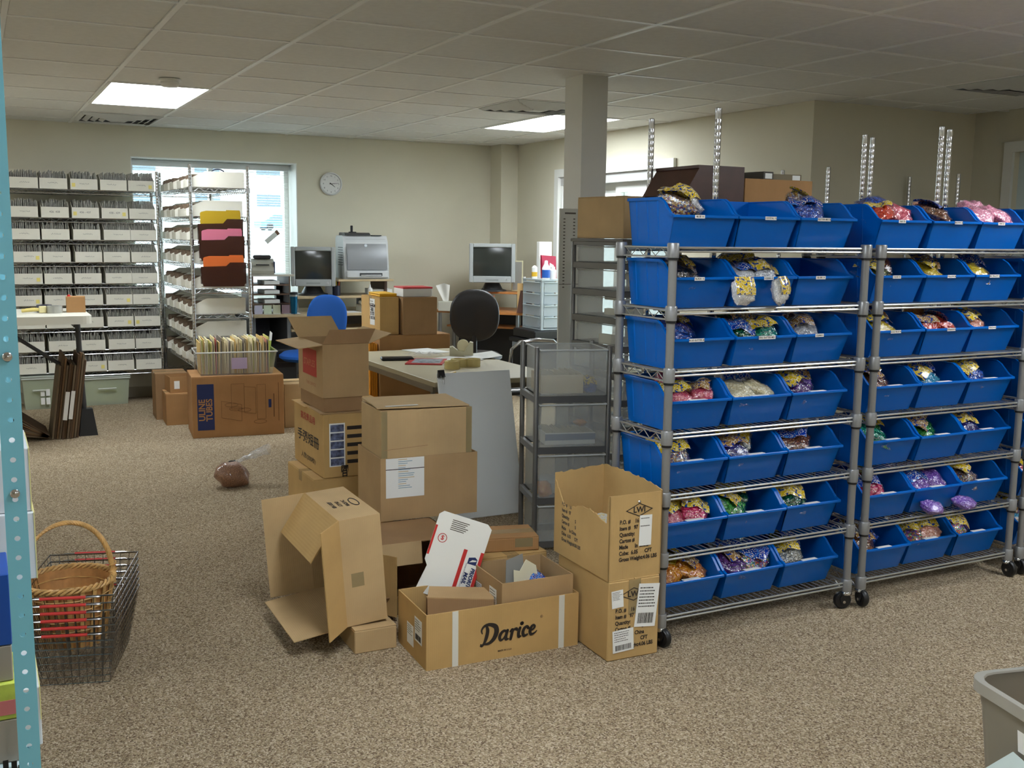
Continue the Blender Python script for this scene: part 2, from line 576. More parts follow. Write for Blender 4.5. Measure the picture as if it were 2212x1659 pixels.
car = thing('parked_car', 'blue parked car seen through the back window', 'car', (25.5, 96.5, 1.62), R(8))
body = B().prism([(-2.2, .25), (2.2, .25), (2.25, .75), (1.4, .9), (.8, 1.4), (-1.0, 1.4), (-1.7, .9), (-2.2, .8)], -.85, .85, 'y')
obj('body', body, pm('car_paint_blue', (96, 128, 156), .25, .3), car)
obj('side_window', B().prism([(1.2, .92), (.7, 1.32), (-.9, 1.32), (-1.4, .92)], -.87, .87, 'y'), pm('far_glass', (96, 112, 124), .2), car)
for x in (-1.35, 1.35):
    for y in (-.8, .8):
        obj('wheel', B().lathe([(0, -.1), (.32, -.1), (.32, .1), (0, .1)], 16, (x, y, .32), Matrix.Rotation(R(90), 4, 'X')), BLACK, car)

# ------------------------------------------------------------------ wire shelving
_wire = {}
def wire_deck(w, d, mat, pitch=.026, r=.0036, truss=.032, plain=False):
    """one welded wire shelf: double rails, zigzag truss, deck wires; top at z = 0, x 0..w, y 0..d"""
    key = (round(w, 3), round(d, 3), mat.name, plain)
    if key in _wire:
        return _wire[key]
    b = B()
    for z, rr in ((0, r), (-truss, r)):
        for y in (0, d):
            b.tube([(.012, y, z if not plain or z == 0 else -.0135), (w - .012, y, z if not plain or z == 0 else -.0135)], rr + (.0006 if plain else 0), 6)
        for x in (0, w):
            b.tube([(x, .012, z), (x, d - .012, z)], rr, 5)
    def zig(p, q):
        p, q = Vector(p), Vector(q)
        n = max(2, int((q - p).length / .034))
        b.tube([p.lerp(q, i / n) + Vector((0, 0, -.003 if i % 2 else -truss + .003)) for i in range(n + 1)], .0022, 4)
    for y in (() if plain else (0, d)):
        zig((.03, y, 0), (w - .03, y, 0))
    for x in (0, w):
        zig((x, .03, 0), (x, d - .03, 0))
    n = int((w - .04) / pitch)
    for i in range(n + 1):
        x = .02 + (w - .04) * i / n
        b.tube([(x, -.004, .001), (x, d + .004, .001)], .0015, 4)
    for k in (1, 2):
        b.tube([(.0, d * k / 3, -.004), (w, d * k / 3, -.004)], .0025, 5)
    _wire[key] = b.mesh('wire_shelf', mat)
    return _wire[key]

def post_mesh(h, r=.0127, mat=None, rings=True, z0=0):
    prof = [(0, z0), (r, z0)]
    if rings:
        z = z0 + .03
        while z < h - .02:
            prof += [(r, z - .002), (r * .965, z), (r, z + .002)]
            z += .0254
    prof += [(r, h), (r * .6, h + .004), (0, h + .004)]
    return B().lathe(prof, 10).mesh('post', mat, True)

# --- bin carts: seven shelves, grey sleeves with collars, casters
LEV = [.105, .330, .550, .770, .990, .1205 * 10, 1.420]
def collar_meshes():
    c = B().lathe([(.0165, -.036), (.0205, -.034), (.0215, .012), (.019, .016), (.0165, .016)], 14).mesh('collar', GREY_TUBE, True)
    k = B().lathe([(.0150, -.043), (.0185, -.043), (.0185, -.035), (.0150, -.035)], 14).mesh('ring', BLACK, True)
    return c, k
COLLAR, RING = collar_meshes()
def caster(parent, x, y, turn):
    p = link('caster', B().lathe([(.008, .105), (.008, .075), (.016, .074), (.022, .066), (.022, .058), (.0, .056)], 12).mesh('caster', CHROME, True), parent, (x, y, 0), turn)
    obj('wheel', B().lathe([(0, -.012), (.031, -.012), (.035, -.007), (.035, .007), (.031, .012), (0, .012)], 18, (.014, 0, .035), Matrix.Rotation(R(90), 4, 'X')), BLACK, p, smooth=True)
    fk = B()
    for s_ in (-1, 1):
        fk.prism([(-.012, .060), (.020, .060), (.030, .045), (.022, .020), (.004, .020)], s_ * .013, s_ * .016, 'y')
    fk.box(-.012, .02, -.015, .015, .056, .061)
    obj('fork', fk, BLACK, p)
    obj('hub', B().lathe([(0, -.018), (.006, -.018), (.006, .018), (0, .018)], 10, (.012, 0, .030), Matrix.Rotation(R(90), 4, 'X')), CHROME, p, smooth=True)
    return p
def bin_cart(label, x0, x1, y0, y1, turns):
    t = thing('wire_shelf_cart', label, 'shelf cart', (x0, y0, 0), 0, 'wire carts of blue bins')
    w, d = x1 - x0, y1 - y0
    pmesh = post_mesh(1.428, .0150, GREY_TUBE, False, .095)
    for i, (x, y) in enumerate(((0, 0), (w, 0), (0, d), (w, d))):
        link('post', pmesh, t, (x, y, 0))
        caster(t, x, y, turns[i])
    me = wire_deck(w, d, pm('cart_wire', (186, 186, 182), .32, .75), plain=True)
    for z in LEV:
        s_ = link('wire_shelf', me, t, (0, 0, z))
        for x, y in ((0, 0), (w, 0), (0, d), (w, d)):
            link('collar', COLLAR, s_, (x, y, 0))
            link('ring', RING, s_, (x, y, 0))
    return t
CART1 = bin_cart('grey wire shelf cart of blue bins beside the stacked diamond-marked cartons', 2.125, 3.020, 2.93, 3.25, (R(-80), R(160), 0, 0))
CART2 = bin_cart('grey wire shelf cart of blue bins in the middle of the cart row', 3.098, 3.972, 2.93, 3.25, (R(-100), R(-90), R(-60), R(30)))
CART3 = bin_cart('grey wire shelf cart of blue bins cut off by the picture edge', 4.050, 4.930, 2.93, 3.25, (R(-100), R(-90), R(-60), R(30)))

# --- hopper front bins
BLUE = pm('blue_polypropylene', (0, 100, 194), .25, spec=.25)
LABELW = pm('label_white', (240, 240, 236), .5)
def bin_mesh():
    W0, W1 = .122, .135               # half width bottom / rim
    prof = [(.275, .0), (.286, .170), (.085, .170), (.062, .158), (.018, .116), (.000, .108), (.040, .0)]   # y,z of the side outline
    zt = .170
    hw = lambda z: W0 + (W1 - W0) * z / zt
    th = .004
    b = B()
    def shell(off):
        q = []
        for y, z in prof:
            q.append((y, z))
        return q
    # side walls, front, back, bottom as thick plates
    for s_ in (-1, 1):
        o = [(s_ * hw(z), y, z) for y, z in prof]
        i_ = [(s_ * (hw(z) - th), y, z) for y, z in prof]
        n = len(o)
        v = o + i_
        f = [tuple(range(n)) if s_ < 0 else tuple(range(n))[::-1], tuple(range(n, 2 * n))[::-1] if s_ < 0 else tuple(range(n, 2 * n))]
        f += [(k, (k + 1) % n, n + (k + 1) % n, n + k) for k in range(n)]
        b.add(v, f)
    def plate(p, q, dy):
        (ya, za), (yb, zb) = p, q
        v = []
        for o_ in (0, dy):
            v += [(-hw(za), ya + o_, za), (hw(za), ya + o_, za), (hw(zb), yb + o_, zb), (-hw(zb), yb + o_, zb)]
        b.add(v, [(0, 1, 2, 3), (7, 6, 5, 4), (0, 4, 5, 1), (1, 5, 6, 2), (2, 6, 7, 3), (3, 7, 4, 0)])
    plate((.040, .0), (.000, .108), th)
    plate((.275, .0), (.286, .170), -th)
    b.box(-W0, W0, .040, .275, 0, th)
    # ribs on the sides
    for s_ in (-1, 1):
        for y in (.10, .165, .235):
            xb, xt = s_ * W0, s_ * hw(.160)
            b.add([(xb, y - .004, .02), (xb + s_ * .0035, y, .02), (xb, y + .004, .02), (xt, y - .004, .160), (xt + s_ * .0035, y, .160), (xt, y + .004, .160)],
                  [(0, 1, 4, 3), (1, 2, 5, 4), (0, 2, 1), (3, 4, 5)])
    return b.mesh('shell', BLUE)
def rim_mesh():
    b = B()
    hw = .1385
    side = [(.290, .171), (.085, .171), (.060, .158), (.018, .117), (-.003, .109)]
    for s_ in (-1, 1):
        v, f = [], []
        for k, (y, z) in enumerate(side):
            v += [(s_ * (hw - .010), y, z), (s_ * hw, y, z), (s_ * hw, y, z - .011), (s_ * (hw - .010), y, z - .004)]
        for k in range(len(side) - 1):
            for m_ in range(4):
                f.append((k * 4 + m_, k * 4 + (m_ + 1) % 4, (k + 1) * 4 + (m_ + 1) % 4, (k + 1) * 4 + m_))
        b.add(v, f)
    b.box(-hw, hw, -.008, .003, .099, .1095, c=.002)
    b.box(-hw, hw, .283, .293, .160, .1715, c=.002)
    return b.mesh('rim', BLUE, False)
BIN_SHELL, BIN_RIM = bin_mesh(), rim_mesh()
LBL_F = B().box(-.032, .032, -.0095, -.008, .098, .110).mesh('bin_label', LABELW)
LBL_T = B().box(-.045, .030, -.006, .012, .1096, .1108).mesh('bin_label', LABELW)
PITCH = .281
LABTXT = {(1, 0, 0): 'BLUE 10', (1, 0, 1): 'CRYSTAL 15', (1, 0, 2): 'GLITTER MIX 20', (1, 1, 0): 'BLACK 15', (1, 1, 1): 'CLEAR 15', (1, 1, 2): 'SILVER 10',
          (1, 2, 0): 'BLUE GLITTER 65', (1, 2, 1): 'COOL GLITTER MIX 70', (1, 2, 2): 'CLEAR 5', (2, 0, 0): 'RED 30', (2, 0, 1): 'BROWN 25', (2, 0, 2): 'PINK 25', (2, 1, 0): 'OLIVE 10', (2, 1, 1): 'YELLOW 20', (2, 1, 2): 'MIX YELLOW 30', (2, 2, 0): 'GOLD BLUE 45', (2, 2, 1): 'ORANGE 50', (2, 2, 2): 'PEACH 45'}
CARTNAME = {1: 'carton-end cart', 2: 'middle cart', 3: 'edge cart'}
def place_bin(cart, row, col, x, y, z):
    t = thing('stacking_bin', 'blue hopper bin, %s along on %s shelf down of the %s' % (ORD[col], ORD[row], CARTNAME[cart]), 'bin', (x, y, z), R(rnd.uniform(-1.2, 1.2)), 'blue hopper bins on the carts')
    link('shell', BIN_SHELL, t)
    link('rim', BIN_RIM, t)
    k = (cart, row, col)
    if k in LABTXT:
        s_ = LABTXT[k]
        sx = (.5 + .075 * len(s_)) * .62
        l = link('bin_label', LBL_F, t, (-.03 if col != 1 else .0, 0, 0))
        l.scale = (sx, 1, 1)
        text(s_, .0085, INK, t, FRONT, (-.03 if col != 1 else .0, -.0099, .104), bold=.0002, sx=1.05)
    elif cart < 3:
        link('bin_label', LBL_T, t)
    return t
BINPOS = {}
for cart, x0 in ((1, 2.155), (2, 3.128), (3, 4.08)):
    for row in range(7):
        z = LEV[6 - row] + .0025
        jx = rnd.uniform(-.006, .006) + (.02 if (cart, row) in ((1, 1),) else 0)
        for col in range(3 if cart < 3 else 1):
            x = x0 + PITCH * (col + .5) - .015 + jx + rnd.uniform(-.002, .002)
            y = 2.955 + (.015 if row == 1 else 0) + rnd.uniform(-.006, .006)
            BINPOS[cart, row, col] = (x, y, z)
            place_bin(cart, row, col, x, y, z)

# --- bags of beads lying in the bins
def bag_mesh(seed):
    r_ = random.Random(seed)
    off = Vector((r_.uniform(0, 50), r_.uniform(0, 50), r_.uniform(0, 50)))
    b = B()
    nu, nv = 22, 14
    def fn(u, v):
        th, ph = 2 * PI * u, PI * (v - .5)
        sgn = lambda a, e: math.copysign(abs(a) ** e, a)
        x = sgn(math.cos(ph), .7) * sgn(math.cos(th), .75)
        y = sgn(math.cos(ph), .7) * sgn(math.sin(th), .75)
        z = math.sin(ph)
        edge = max(abs(x), abs(y))
        z *= (1 - .55 * edge ** 3)
        p = Vector((x, y, z))
        n = noise.noise(p * 2.2 + off) * .22 + noise.noise(p * 6 + off) * .07
        p *= 1 + n
        return (p.x * .055, p.y * .062, p.z * .032)
    b.sheet(fn, nu, nv)
    return b.mesh('beads', None, True)
def header_mesh(seed):
    r_ = random.Random(seed)
    b = B()
    a0 = r_.uniform(.2, .8)
    def fn(u, v):
        x = (u - .5) * .10
        y = -.02 + v * .085
        z = .030 + .012 * math.sin(v * 3 + a0) - .25 * abs(u - .5) ** 2 * .10 + .006 * math.sin(u * 9 + seed) + .004 * noise.noise(Vector((u * 7, v * 6, seed)))
        return (x, y, z)
    b.sheet(fn, 8, 7)
    return b.mesh('printed_wrap', None, True)
def headmat(name, a, c):
    m = pm(name, a, .22, coat=.7)
    nt = m.node_tree
    bs = nt.nodes['Principled BSDF']
    tc = nt.nodes.new('ShaderNodeTexCoord')
    n = nt.nodes.new('ShaderNodeTexNoise')
    n.inputs['Scale'].default_value = 85
    n.inputs['Detail'].default_value = 1
    nt.links.new(tc.outputs['Object'], n.inputs['Vector'])
    r = nt.nodes.new('ShaderNodeValToRGB')
    r.color_ramp.interpolation = 'CONSTANT'
    e = r.color_ramp.elements
    e.new(.5)
    e.new(.6)
    for i, (p, col) in enumerate(((0, c), (.42, a), (.52, (236, 232, 214)), (.56, a))):
        e[i].position = p
        e[i].color = (*lin(col), 1)
    nt.links.new(n.outputs['Fac'], r.inputs['Fac'])
    nt.links.new(r.outputs['Color'], bs.inputs['Base Color'])
    return m
HEAD_Y = headmat('yellow_printed_film', (214, 182, 30), (30, 66, 150))
HEAD_B = headmat('blue_printed_film', (16, 52, 150), (70, 130, 210))
HEAD_M = headmat('mixed_printed_film', (160, 120, 60), (20, 60, 160))
BAGM = [bag_mesh(i) for i in range(6)]
WRAPM = [header_mesh(i) for i in range(4)]
def _film():
    m = pm('crinkled_film', (255, 255, 255), .1)
    nt = m.node_tree
    g = nt.nodes.new('ShaderNodeBsdfGlossy')
    g.inputs['Roughness'].default_value = .09
    tr = nt.nodes.new('ShaderNodeBsdfTransparent')
    mx = nt.nodes.new('ShaderNodeMixShader')
    mx.inputs[0].default_value = .16
    tc = nt.nodes.new('ShaderNodeTexCoord')
    n = nt.nodes.new('ShaderNodeTexNoise')
    n.inputs['Scale'].default_value = 55
    n.inputs['Detail'].default_value = 2
    nt.links.new(tc.outputs['Object'], n.inputs['Vector'])
    bp = nt.nodes.new('ShaderNodeBump')
    bp.inputs['Strength'].default_value = 1
    bp.inputs['Distance'].default_value = .02
    nt.links.new(n.outputs['Fac'], bp.inputs['Height'])
    nt.links.new(bp.outputs['Normal'], g.inputs['Normal'])
    nt.links.new(tr.outputs[0], mx.inputs[1])
    nt.links.new(g.outputs[0], mx.inputs[2])
    nt.links.new(mx.outputs[0], nt.nodes['Material Output'].inputs[0])
    return m
FILM_M = _film()
FILM = []
for _m in BAGM:
    _c = _m.copy()
    _c.name = 'film'
    _c.materials.append(FILM_M)
    FILM.append(_c)
BAGCOL = {
    'pink': [(226, 96, 116), (238, 120, 136), (206, 70, 96)], 'hot pink': [(226, 40, 96), (240, 70, 120), (190, 24, 76)], 'pale pink': [(236, 152, 178), (246, 176, 196), (214, 122, 154)],
    'cream': [(230, 216, 170), (214, 198, 150), (242, 232, 196)], 'white': [(236, 236, 234), (214, 216, 218), (250, 250, 248)], 'clear': [(196, 196, 200), (170, 172, 176), (224, 226, 230)],
    'purple': [(136, 92, 190), (160, 120, 212), (108, 66, 164)], 'dark purple': [(88, 44, 120), (112, 60, 144), (64, 30, 92)], 'orange': [(238, 150, 30), (246, 174, 60), (214, 116, 16)], 'red': [(224, 60, 34), (240, 90, 50), (190, 36, 22)],
    'green': [(40, 150, 60), (90, 190, 90), (24, 110, 44)], 'dark green': [(12, 84, 50), (24, 110, 70), (6, 60, 36)], 'teal': [(20, 140, 110), (50, 180, 140), (14, 104, 86)], 'turquoise': [(40, 150, 190), (90, 186, 214), (24, 116, 160)],
    'blue': [(24, 70, 176), (50, 110, 210), (12, 40, 120)], 'navy': [(28, 34, 104), (50, 60, 140), (60, 40, 110)], 'brown': [(120, 72, 44), (150, 98, 66), (88, 50, 30)], 'black': [(24, 24, 28), (50, 46, 50), (12, 12, 14)],
    'grey': [(126, 128, 118), (158, 156, 140), (96, 98, 92)], 'yellow': [(226, 196, 40), (240, 216, 80), (196, 164, 20)], 'peach': [(240, 168, 140), (248, 190, 166), (222, 140, 110)],
    'glitter': [(150, 120, 90), (70, 90, 140), (190, 150, 60), (110, 60, 90), (200, 200, 196)], 'multicoloured': [(190, 60, 60), (60, 90, 170), (190, 160, 60), (120, 70, 140), (70, 140, 90)], 'olive': [(120, 124, 50), (150, 150, 80), (90, 92, 34)]}
BEAD = {k: speckmat('beads_' + k.replace(' ', '_'), v, 210, .22, coat=.9, bump=.35, bd=.003) for k, v in BAGCOL.items()}
bagn = [0]
def bag(col, label, loc, rot=(0, 0, 0), sc=1, wrap=None, cat='bag', group='bags of beads in the carts'):
    i = bagn[0]
    bagn[0] += 1
    t = thing('bead_bag', label, cat, loc, 0, group, rot)
    t.scale = (sc, sc, sc)
    o = link('beads', BAGM[i % 6], t)
    me = o.data
    if not me.materials:
        me.materials.append(BEAD[col])
    o.material_slots[0].link = 'OBJECT'
    o.material_slots[0].material = BEAD[col]
    fl_ = link('film', FILM[i % 6], t)
    fl_.scale = (1.07, 1.07, 1.09)
    if wrap is None:
        wrap = i % 3
    if wrap < 3:
        m = (HEAD_Y, HEAD_B, HEAD_M)[wrap]
        p = link('printed_wrap', WRAPM[i % 4], t)
        if not p.data.materials:
            p.data.materials.append(m)
        p.material_slots[0].link = 'OBJECT'
        p.material_slots[0].material = m
    return t
FILL = {
    (1, 0, 0): ['glitter', 'clear'], (1, 0, 2): ['blue', 'glitter'], (1, 1, 0): ['black', 'glitter'], (1, 1, 1): ['white', 'clear', 'white'],
    (1, 2, 0): ['blue', 'navy'], (1, 2, 1): ['dark green', 'teal', 'dark green'], (1, 2, 2): ['clear', 'brown'], (1, 3, 0): ['pink', 'pink', 'pink'], (1, 3, 1): ['cream', 'cream', 'white'], (1, 3, 2): ['dark purple', 'purple'],
    (1, 4, 0): ['glitter', 'black'], (1, 4, 1): ['navy', 'grey'], (1, 4, 2): ['brown', 'glitter'], (1, 5, 0): ['pink', 'hot pink', 'yellow'], (1, 5, 1): ['green', 'dark green'], (1, 5, 2): ['dark green'],
    (1, 6, 0): ['orange', 'orange', 'yellow'], (1, 6, 1): ['dark purple', 'multicoloured', 'clear'], (1, 6, 2): ['grey', 'olive'],
    (2, 0, 0): ['red', 'pink', 'blue'], (2, 0, 1): ['brown', 'peach'], (2, 0, 2): ['pale pink', 'pale pink', 'pale pink'], (2, 1, 0): ['olive', 'brown'], (2, 1, 1): ['yellow', 'olive'], (2, 1, 2): ['yellow', 'blue'],
    (2, 2, 0): ['yellow', 'blue'], (2, 2, 1): ['red', 'red', 'orange'], (2, 2, 2): ['peach', 'peach'], (2, 3, 0): ['brown', 'glitter'], (2, 3, 1): ['turquoise', 'turquoise'], (2, 3, 2): ['blue', 'navy'],
    (2, 4, 0): ['teal', 'green'], (2, 4, 1): ['green', 'green'], (2, 4, 2): ['navy', 'blue'], (2, 5, 0): ['hot pink', 'pink'], (2, 5, 1): ['purple', 'purple', 'clear'], (2, 5, 2): ['glitter', 'brown'],
    (2, 6, 0): ['brown', 'blue'], (2, 6, 1): ['multicoloured', 'peach', 'glitter'], (2, 6, 2): ['multicoloured', 'dark purple'], (3, 5, 0): ['pink'], (3, 6, 0): ['turquoise', 'cream']}
POS = ['lying at the lip', 'propped behind the others', 'tucked in the corner']
for (cart, row, col), cols in FILL.items():
    bx_, by_, bz_ = BINPOS[cart, row, col]
    spots = [(-.055, .092, .104, .30), (.050, .098, .106, .30), (-.005, .165, .132, .5)]
    if len(cols) == 2:
        spots = [(-.045, .095, .106, .30), (.010, .160, .124, .5)]
    for k, cl in enumerate(cols):
        dx, dy, dz, tilt = spots[k]
        where = '%s bin, %s shelf, %s' % (ORD[col], ORD[row], CARTNAME[cart])
        bag(cl, '%s bead bag %s in the %s' % (cl, POS[k], where),
            (bx_ + dx + rnd.uniform(-.01, .01), by_ + dy, bz_ + dz + (.025 if row == 0 else 0)), (R(8) + tilt * rnd.uniform(.6, 1.1), rnd.uniform(-.3, .3), rnd.uniform(-.9, .9)), rnd.uniform(1.1, 1.34), wrap=rnd.choice((0, 0, 1, 2, 3)) if cl != 'pale pink' else 3)
# loose bags standing on the wire in front of the bins
for cl, x, z, lab in (('white', 2.43, LEV[5], 'white bead bag standing before the second bin of the second shelf'), ('white', 2.60, LEV[5], 'white bead bag resting by the third bin of the second shelf'),
                      ('purple', 3.47, LEV[1], 'purple bead bag lying on the wire below the purple bin'), ('purple', 3.66, LEV[1], 'purple bead bag leaning at the far end of the wire below the purple bin')):
    bag(cl, lab, (x, 2.925, z + (.062 if cl == 'white' else .034)), (R(80) if cl == 'white' else R(12), 0, rnd.uniform(-.4, .4)), .78, wrap=0 if cl == 'white' else 3, group='loose bags on the cart wires')

# ------------------------------------------------------------------ cartons
def shell_box(w, d, h, t=.004):
    """open-topped carton walls, front-bottom corner at the origin"""
    b = B()
    b.box(0, w, 0, t, 0, h).box(0, w, d - t, d, 0, h).box(0, t, t, d - t, 0, h).box(w - t, w, t, d - t, 0, h).box(t, w - t, t, d - t, 0, t)
    return b
def closed_carton(name, label, w, d, h, loc, rz=0, mat=None, tape=True, cat='box', group=None, along='x', slack=0):
    mat = mat or CB
    t = thing(name, label, cat, loc, rz, group)
    obj('body', B().box(0, w, 0, d, 0, h - .004, c=.003), mat, t)
    if along == 'x':
        obj('top_flap', B().box(.001, w - .001, .001, d / 2 - .001, h - .004, h, c=.001), mat, t)
        obj('top_flap', B().box(.001, w - .001, d / 2 + .001, d - .001, h - .004, h + slack, c=.001), mat, t)
        if tape:
            obj('tape_strip', B().box(-.0006, w + .0006, d / 2 - .025, d / 2 + .025, h - .05, h + .0006 + slack), TAPE, t)
    else:
        obj('top_flap', B().box(.001, w / 2 - .001, .001, d - .001, h - .004, h, c=.001), mat, t)
        obj('top_flap', B().box(w / 2 + .001, w - .001, .001, d - .001, h - .004, h + slack, c=.001), mat, t)
        if tape:
            obj('tape_strip', B().box(w / 2 - .025, w / 2 + .025, -.0006, d + .0006, h - .05, h + .0006 + slack), TAPE, t)
    return t
def flap(parent, hinge, along, out, t=.004, mat=None, skew=.0):
    """flap hinged on the edge hinge -> hinge+along, reaching out by vector out"""
    h, a, o = Vector(hinge), Vector(along), Vector(out)
    return obj('flap', B().slab([h, h + a, h + a + o - a * skew, h + o + a * skew], t), mat or CB, parent)
def sticker(parent, x, y, z, w, h, M=FRONT, mat=None, name='shipping_label', lines=5, bars=True, turn=0, seed=1):
    """paper label on a face with printed lines and a bar code; x,y,z = centre"""
    r_ = random.Random(seed)
    o = link(name, B().box(-w / 2, w / 2, -h / 2, h / 2, 0, .0006).mesh(name, mat or LABELW), parent)
    o.matrix_local = Matrix.Translation((x, y, z)) @ M @ Matrix.Rotation(turn, 4, 'Z')
    p = B()
    for k in range(lines):
        yy = h * (.40 - .5 * k / max(1, lines))
        xx = -w * .42
        end = w * r_.uniform(.1, .42)
        while xx < end:
            l = w * r_.uniform(.03, .09)
            p.box(xx, min(xx + l, w * .44), yy - h * .012, yy + h * .012, .0006, .0009)
            xx += l + w * .02
    if bars:
        xx = -w * .38
        while xx < w * .36:
            l = w * r_.choice((.012, .02, .03))
            p.box(xx, xx + l, -h * .42, -h * .18, .0006, .0009)
            xx += l + w * r_.choice((.012, .02))
    if p.v:
        obj('print', p, INK, o)['kind'] = 'stuff'
    return o

# --- long open carton with the script wordmark, x 1.28-1.86 y 3.08-3.37
DT = .195
da = thing('open_carton', 'long low open carton with black script wordmark and white tape bands', 'box', (1.282, 3.085, 0), R(-2))
obj('body', shell_box(.580, .285, DT), CBY, da)
for x in (.105, .512):
    obj('tape_band', B().box(x - .011, x + .011, -.0008, 0, .0, DT), WTAPE, da)
sticker(da, -.0006, .075, .115, .07, .085, LEFT, seed=3)
sticker(da, -.0006, .155, .075, .065, .075, LEFT, seed=4, bars=False)
def stroke_word(parent, at, M, sc, mat):
    """brush-script wordmark from thick and thin strokes"""
    strokes = [
        [(.30, 1.35, .10), (.42, 1.0, .16), (.36, .5, .17), (.22, .12, .12), (.05, -.05, .10), (-.02, .08, .06)],           # stem of D
        [(.02, .85, .05), (-.05, 1.12, .09), (.15, 1.38, .12), (.55, 1.42, .15), (1.0, 1.2, .20), (1.12, .78, .23), (.95, .32, .20), (.6, .06, .14), (.22, .05, .08), (-.05, -.02, .06)],
        [(1.92, .66, .10), (1.72, .76, .12), (1.50, .62, .15), (1.40, .35, .15), (1.50, .12, .12), (1.70, .18, .09), (1.90, .5, .08)],
        [(1.98, .74, .14), (1.90, .40, .15), (1.92, .12, .14), (2.08, .10, .08)],
        [(2.20, .62, .08), (2.36, .74, .13), (2.34, .40, .15), (2.28, .06, .14)],
        [(2.34, .45, .08), (2.50, .70, .10), (2.66, .72, .15), (2.74, .66, .12)],
        [(2.96, .74, .14), (2.88, .40, .15), (2.92, .12, .14), (3.06, .12, .08)],
        [(3.06, 1.05, .17), (3.10, 1.06, .17)],
        [(3.62, .62, .13), (3.50, .76, .12), (3.30, .64, .15), (3.22, .36, .15), (3.34, .10, .13), (3.60, .16, .08)],
        [(3.80, .38, .08), (4.02, .46, .09), (4.14, .62, .11), (4.02, .76, .11), (3.86, .64, .14), (3.78, .36, .15), (3.90, .10, .13), (4.20, .18, .08), (4.32, .30, .05)]]
    b = B()
    def cr(p0, p1, p2, p3, t):
        return [.5 * ((2 * q1) + (-q0 + q2) * t + (2 * q0 - 5 * q1 + 4 * q2 - q3) * t * t + (-q0 + 3 * q1 - 3 * q2 + q3) * t ** 3) for q0, q1, q2, q3 in zip(p0, p1, p2, p3)]
    for n_, st in enumerate(strokes):
        P_ = [st[0]] + st + [st[-1]]
        c = []
        for i in range(len(P_) - 3):
            for k in range(5):
                c.append(cr(P_[i], P_[i + 1], P_[i + 2], P_[i + 3], k / 5))
        c.append(list(st[-1]))
        v, f = [], []
        zz = n_ * .0015
        for i, (x, y, w) in enumerate(c):
            a_, b_ = c[max(0, i - 1)], c[min(len(c) - 1, i + 1)]
            dx, dy = b_[0] - a_[0], b_[1] - a_[1]
            l = math.hypot(dx, dy) or 1
            nx, ny = -dy / l * w * .82, dx / l * w * .82
            v += [(x + nx, y + ny, zz), (x - nx, y - ny, zz)]
        f = [(2 * i, 2 * i + 1, 2 * i + 3, 2 * i + 2) for i in range(len(c) - 1)]
        b.add([(p[0] * sc + p[1] * sc * .12, p[1] * sc, p[2] * sc) for p in v], f)
        for q in (c[0], c[-1]):
            m_ = len(b.v)
            ring = [((q[0] + q[2] * .82 * math.cos(g * PI / 5)) * sc + q[1] * sc * .12, (q[1] + q[2] * .82 * math.sin(g * PI / 5)) * sc, zz * sc) for g in range(10)]
            b.add(ring, [tuple(range(10))])
    o = obj('wordmark', b, mat, parent)
    o.matrix_local = Matrix.Translation(at) @ M
stroke_word(da, (.200, -.0012, .058), FRONT @ Matrix.Rotation(R(2), 4, 'Z'), .049, INK)
text('®', .014, INK, da, FRONT, (.432, -.0012, .128))
text('MADE IN U.S.A', .008, INK, da, FRONT, (.29, -.0012, .028), bold=.0002)

# carton standing inside the long one
ib = thing('open_carton', 'open carton with papers standing inside the long low carton', 'box', (1.572, 3.100, .006), R(-2))
obj('body', shell_box(.280, .255, .252), CB, ib)
sticker(ib, -.0006, .075, .165, .06, .10, LEFT, seed=5)
sticker(ib, -.0006, .200, .165, .05, .06, LEFT, seed=6, bars=False)
t = thing('paper_sheet', 'grey and cream sheets poking up out of the carton', 'paper', (1.70, 3.20, .10), R(15))
obj('grey_sheet', B().slab([(-.06, .02, 0), (.05, .02, 0), (.05, .05, .20), (-.03, .05, .19)], .002), pm('grey_sheet', (150, 150, 146), .6), t)
obj('cream_sheet', B().slab([(-.03, 0, 0), (.11, .0, 0), (.09, .02, .155), (.045, .025, .185), (.01, .02, .15), (-.02, .02, .16)], .002), pm('cream_sheet', (244, 238, 208), .6), t)
t = thing('blue_foil_pack', 'crumpled blue foil pack behind the papers in the carton', 'packet', (1.775, 3.27, .20))
obj('pack', BAGM[2].copy(), None, t)
t.children[0].data.materials.clear()
t.children[0].data.materials.append(HEAD_B)

# folded brown box lying in the long carton
fb = thing('flattened_carton', 'small brown carton tipped over inside the long low carton', 'box', (1.335, 3.20, .135), R(-16))
q = B()
q.slab([(0, 0, 0), (.235, 0, -.012), (.235, .01, .052), (0, .01, .072)], .003)
obj('front_panel', q, CBD, fb)
obj('top_panel', B().slab([(.0, .01, .072), (.235, .01, .052), (.250, .12, .056), (.02, .125, .072)], .003), CB, fb)
obj('end_flap', B().slab([(.238, .0, -.012), (.255, .085, -.01), (.252, .085, .05), (.238, .012, .052)], .003), CBD, fb)
obj('body', B().box(.006, .232, .012, .10, -.10, .048), CBD, fb)
fl = thing('flattened_carton', 'flat brown board lying low in the long carton', 'box', (1.31, 3.11, .10), R(-8))
obj('panel', B().slab([(0, 0, .03), (.25, .02, -.02), (.25, .09, -.02), (0, .10, .03)], .003), CBO, fl)

